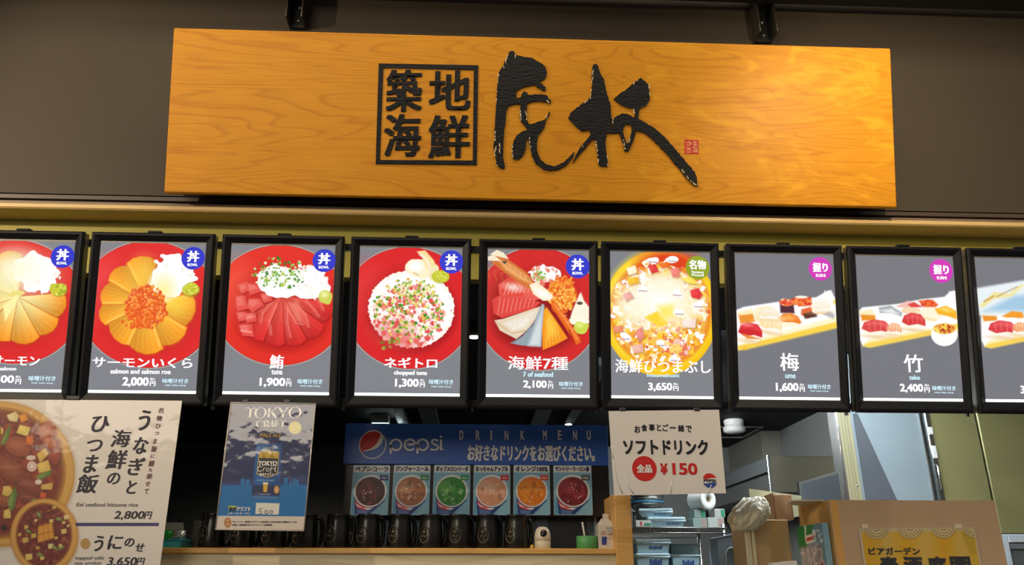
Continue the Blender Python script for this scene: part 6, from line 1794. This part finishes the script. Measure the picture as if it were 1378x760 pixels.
# panel beside the door
Xp = at(1130, 650, 4.45).x
q = [atx(x, y, Xp) for x, y in ((1073, 650), (1130, 632))]
zt_p = (q[0].z + q[1].z) / 2; y_f = q[0].y; y_n = q[1].y
pp = thing('steel_partition', 'low steel partition with a dark inset panel in front of the hood', 'partition', Vector((Xp, y_n, 0)))
MB().box((0, 0, 0), (.03, y_f - y_n, zt_p)).build('frame', mat('pale_steel_frame', (.13, .13, .115, 1), rough=.40, metal=.5), pp)
MB().box((-.004, .03, .2), (0, y_f - y_n - .06, zt_p - .014)).build('inset_panel', mat('inset_blue_grey', (.055, .065, .072, 1), rough=.3), pp)
MB().box((-.004, y_f - y_n - .02, 0), (.034, y_f - y_n, zt_p + .002)).build('dark_edge', M_BLACK, pp)

YK = 4.40
X = lambda x, y: at(x, y, YK).x
zk = ZC - .01
fx0, fx1 = X(1123, 556), X(1145, 565)
M_FRAME = mat('yellowish_frame', (.27, .25, .15, 1), rough=.4); M_FRD = mat('frame_groove', (.20, .18, .10, 1), rough=.5)
fr = thing('door_frame', 'yellowish metal door frame post with long grooves in the kitchen', 'door frame', Vector((fx0, YK, 0)))
w = fx1 - fx0
MB().box((.016, 0, 0), (w, .10, zk)).build('post', M_FRAME, fr)
MB().box((0, -.006, 0), (.016, .10, zk), bevel=.003).build('chrome_edge', M_CHR, fr)
for k in (.35, .55, .72):
    MB().box((w * k, -.0015, 0), (w * k + .006, .001, zk)).build('groove', M_FRD, fr)
MB().lathe([(.0001, .004), (.006, .003), (.007, 0)], (w * .80, 0, at(1151, 653, YK).z), 12, axis='y').build('screw', M_STEELD, fr)

lx0, lx1 = fx1 + .002, X(1240, 560)
M_LB = mat('light_blue_door', (.28, .345, .385, 1), rough=.33, metal=.25, vary=.06, vscale=3)
dr = thing('steel_door', 'pale blue grey steel kitchen door with a dark slanted wedge', 'door', Vector((lx0, YK + .03, 0)))
MB().box((0, 0, 0), (lx1 - lx0, .05, zk)).build('leaf', M_LB, dr)
pts = [at(*p_, YK + .025) for p_ in ((1148, 556), (1154, 556), (1209, 676), (1166, 676))]
pz = [(p_.x - lx0, p_.z) for p_ in pts]
g = MB(); g.hexa([(pz[3][0], -.004, pz[3][1]), (pz[2][0], -.004, pz[2][1]), (pz[2][0], 0, pz[2][1]), (pz[3][0], 0, pz[3][1])], [(pz[0][0], -.004, pz[0][1]), (pz[1][0], -.004, pz[1][1]), (pz[1][0], 0, pz[1][1]), (pz[0][0], 0, pz[0][1])])
g.build('dark_wedge', mat('slate_wedge', (.075, .085, .10, 1), rough=.4), dr)  # dark tapering wedge over the left of the door leaf
M_OLV = mat('olive_reflection_steel', (.30, .285, .125, 1), rough=.36, metal=.35, vary=.05, vscale=3)  # yellowish reflection on the steel is put into its base colour
rx_a, rx_j, rx_b = X(1245, 556), X(1313.5, 560), 4.0
zfb = at(1360, 718, YK).z
rf = thing('steel_refrigerator', 'tall two-door steel refrigerator with an olive sheen behind the big brown box', 'refrigerator', Vector((rx_a, YK, 0)))
MB().box((0, .03, zfb), (rx_b - rx_a, .33, zk)).build('cabinet', M_STEELD, rf)
MB().box((.022, 0, zfb), (rx_j - rx_a - .006, .03, zk - .02), bevel=.004).build('door', M_OLV, rf)
MB().box((rx_j - rx_a + .006, 0, zfb), (rx_b - rx_a, .03, zk - .02), bevel=.004).build('door', M_OLV, rf)
MB().box((rx_j - rx_a - .006, .012, zfb), (rx_j - rx_a + .006, .03, zk - .02)).build('dark_joint', M_BLACK, rf)
hl = MB().box((-.012, -.012, zfb + .02), (.020, .03, zk - .02), bevel=.004).build('handle_strip', mat('mid_chrome', (.30, .31, .30, 1), rough=.25, metal=1), rf)
for (ya_, yb_) in ((575, 585), (600, 617)):  # pale blocks standing in for bright highlights on the handle strip
    za_, zb_ = at(1250, yb_, YK).z, at(1248, ya_, YK).z
    MB().box((-.010, -.018, za_), (.018, -.010, zb_), bevel=.003).build('handle_highlight', mat('highlight_metal', (.85, .88, .88, 1), rough=.2, metal=.3), hl)
za_, zb_ = at(1258, 660, YK).z, at(1256, 625, YK).z
MB().tube([(.0, -.014, zb_), (.0, -.026, zb_ - .01), (.0, -.026, za_ + .01), (.0, -.014, za_)], .005, 8).build('latch', M_CHR, hl)
# glazed case under it at the edge of the picture
gx0 = at(1345, 720, YK - .04).x
gc = thing('glass_case', 'white framed glass case at the lower edge beside the big brown box', 'display case', Vector((gx0, YK - .04, 0)))
M_WF = mat('white_blue_frame', (.56, .63, .68, 1), rough=.3)
wz = zfb - .004
fw = at(1357, 725, YK - .04).x - gx0
MB().box((0, 0, .4), (fw, .04, wz), bevel=.004).build('upright', M_WF, gc)
MB().box((fw, 0, at(1365, 730, YK - .04).z), (1.1, .04, wz), bevel=.004).build('top_rail', M_WF, gc)
MB().box((fw, .006, at(1365, 738, YK - .04).z), (1.1, .03, at(1365, 731, YK - .04).z)).build('inner_rail', mat('grey_rail', (.26, .29, .32, 1), rough=.3, metal=.5), gc)
MB().box((fw, .014, .6), (1.1, .02, at(1365, 737, YK - .04).z)).build('glass_pane', mat('glass', (.75, .82, .82, 1), rough=.05, trans=.9), gc)
MB().box((0, .20, .4), (1.1, .24, wz)).build('rear_panel', M_KGREY, gc)
MB().box((0, 0, 0), (1.1, .40, .4)).build('base', M_STEELD, gc)

# ------------------------------------------------------------------ on the kitchen ceiling
for i, (x0, x1) in enumerate(((532, 546), (566, 588), (718, 739), (764, 777))):
    a, b = atz(x0, 561, ZC - .05), atz(x1, 561, ZC - .05)
    o = MB().box((a.x, 4.6, ZC - .05), (b.x, YB, ZC)).build('ceiling_beam', mat('grey_ceiling_beam', (.16, .18, .185, 1), rough=.5)); o['kind'] = 'structure'
a, b = atz(497, 569, ZC - .06), atz(526, 569, ZC - .06)
fl = thing('fluorescent_light', 'bright white tube light on the kitchen ceiling above the globe logo', 'light', Vector((a.x, a.y, ZC - .09)))
w = b.x - a.x
MB().hexa([(.02, -.02, .03), (w * .9, -.02, .03), (w * .9, .10, .03), (.02, .10, .03)], [(0, -.05, .09), (w * .86, -.05, .09), (w * .86, .12, .09), (0, .12, .09)]).build('housing', mat('lamp_housing', (.22, .27, .27, 1), rough=.4), fl)
MB().tube([(-.01, .03, .016), (w * 1.5, .03, .016)], .014, 10).build('tube', glow('tube_glow', (.82, 1, .97, 1), 7.0), fl)
for (x, y, lab) in ((765, 570, 'small bright spotlight on the kitchen ceiling above the drink board'), (638, 452, 'bright ceiling spotlight glimpsed between two menu boxes')):
    p_ = atz(x, y, ZC - .055)
    s_ = thing('ceiling_spotlight', lab, 'light', Vector((p_.x, p_.y, ZC - .06)))
    MB().lathe([(.030, .0), (.034, .004), (.034, .06), (.0001, .06)], n=20).build('housing', M_STEELD, s_)
    MB().lathe([(.0001, -.003), (.026, -.003), (.026, .002), (.0001, .003)], n=20).build('lens', glow('spot_glow', (.95, 1, 1, 1), 6.0), s_)
    if x == 765:
        MB().box((-.008, -.25, .045), (.008, .0, .06)).build('arm', mat('tan_arm', (.40, .34, .26, 1), rough=.4), s_)
p_ = atz(987, 565, ZC)
sd = thing('smoke_detector', 'round white two-step smoke detector on the dark kitchen ceiling', 'smoke detector', Vector((p_.x, p_.y, ZC)))
r_ = 15 * p_.y / FPX
MB().lathe([(r_ * .86, 0), (r_ * .90, -.012), (r_ * .84, -.042), (r_ * .74, -.046)], n=32).build('mount', M_WHITE, sd)
MB().lathe([(r_ * .74, -.044), (r_ * .96, -.060), (r_, -.075), (r_ * .96, -.094), (r_ * .7, -.108), (.0001, -.112)], n=32).build('sensor', M_WHITE, sd)
g = MB(); q = [atz(x, y, ZC) for x, y in ((958, 574), (1026, 574), (1000, 588), (930, 588))]
for i in range(4):
    a, b = q[i], q[(i + 1) % 4]; dv = (b - a).normalized(); nv = Vector((-dv.y, dv.x, 0)) * .012
    g.hexa([a + nv - Vector((0, 0, .008)), b + nv - Vector((0, 0, .008)), b - nv - Vector((0, 0, .008)), a - nv - Vector((0, 0, .008))][::-1], [a + nv, b + nv, b - nv, a - nv][::-1])
o = g.build('trim_6', M_KGREY); o['kind'] = 'structure'
for yy, lab in ((582, 'thin upper steel rod along the dark kitchen wall beside the beer poster'), (595, 'thin lower steel rod along the dark kitchen wall beside the beer poster')):
    a, b = at(240, yy - 1, YB - .03), at(640, yy, YB - .03)
    t = thing('wall_rod', lab, 'rod', Vector((a.x, YB - .03, a.z)), 'steel rods on the back wall')
    MB().tube([(0, 0, 0), (b.x - a.x, 0, 0)], .0055, 8).build('rod', M_STEEL, t)
    for x in (.05, b.x - a.x - .05):
        MB().tube([(x, 0, 0), (x, .03, 0)], .008, 8).build('holder', M_STEELD, t)
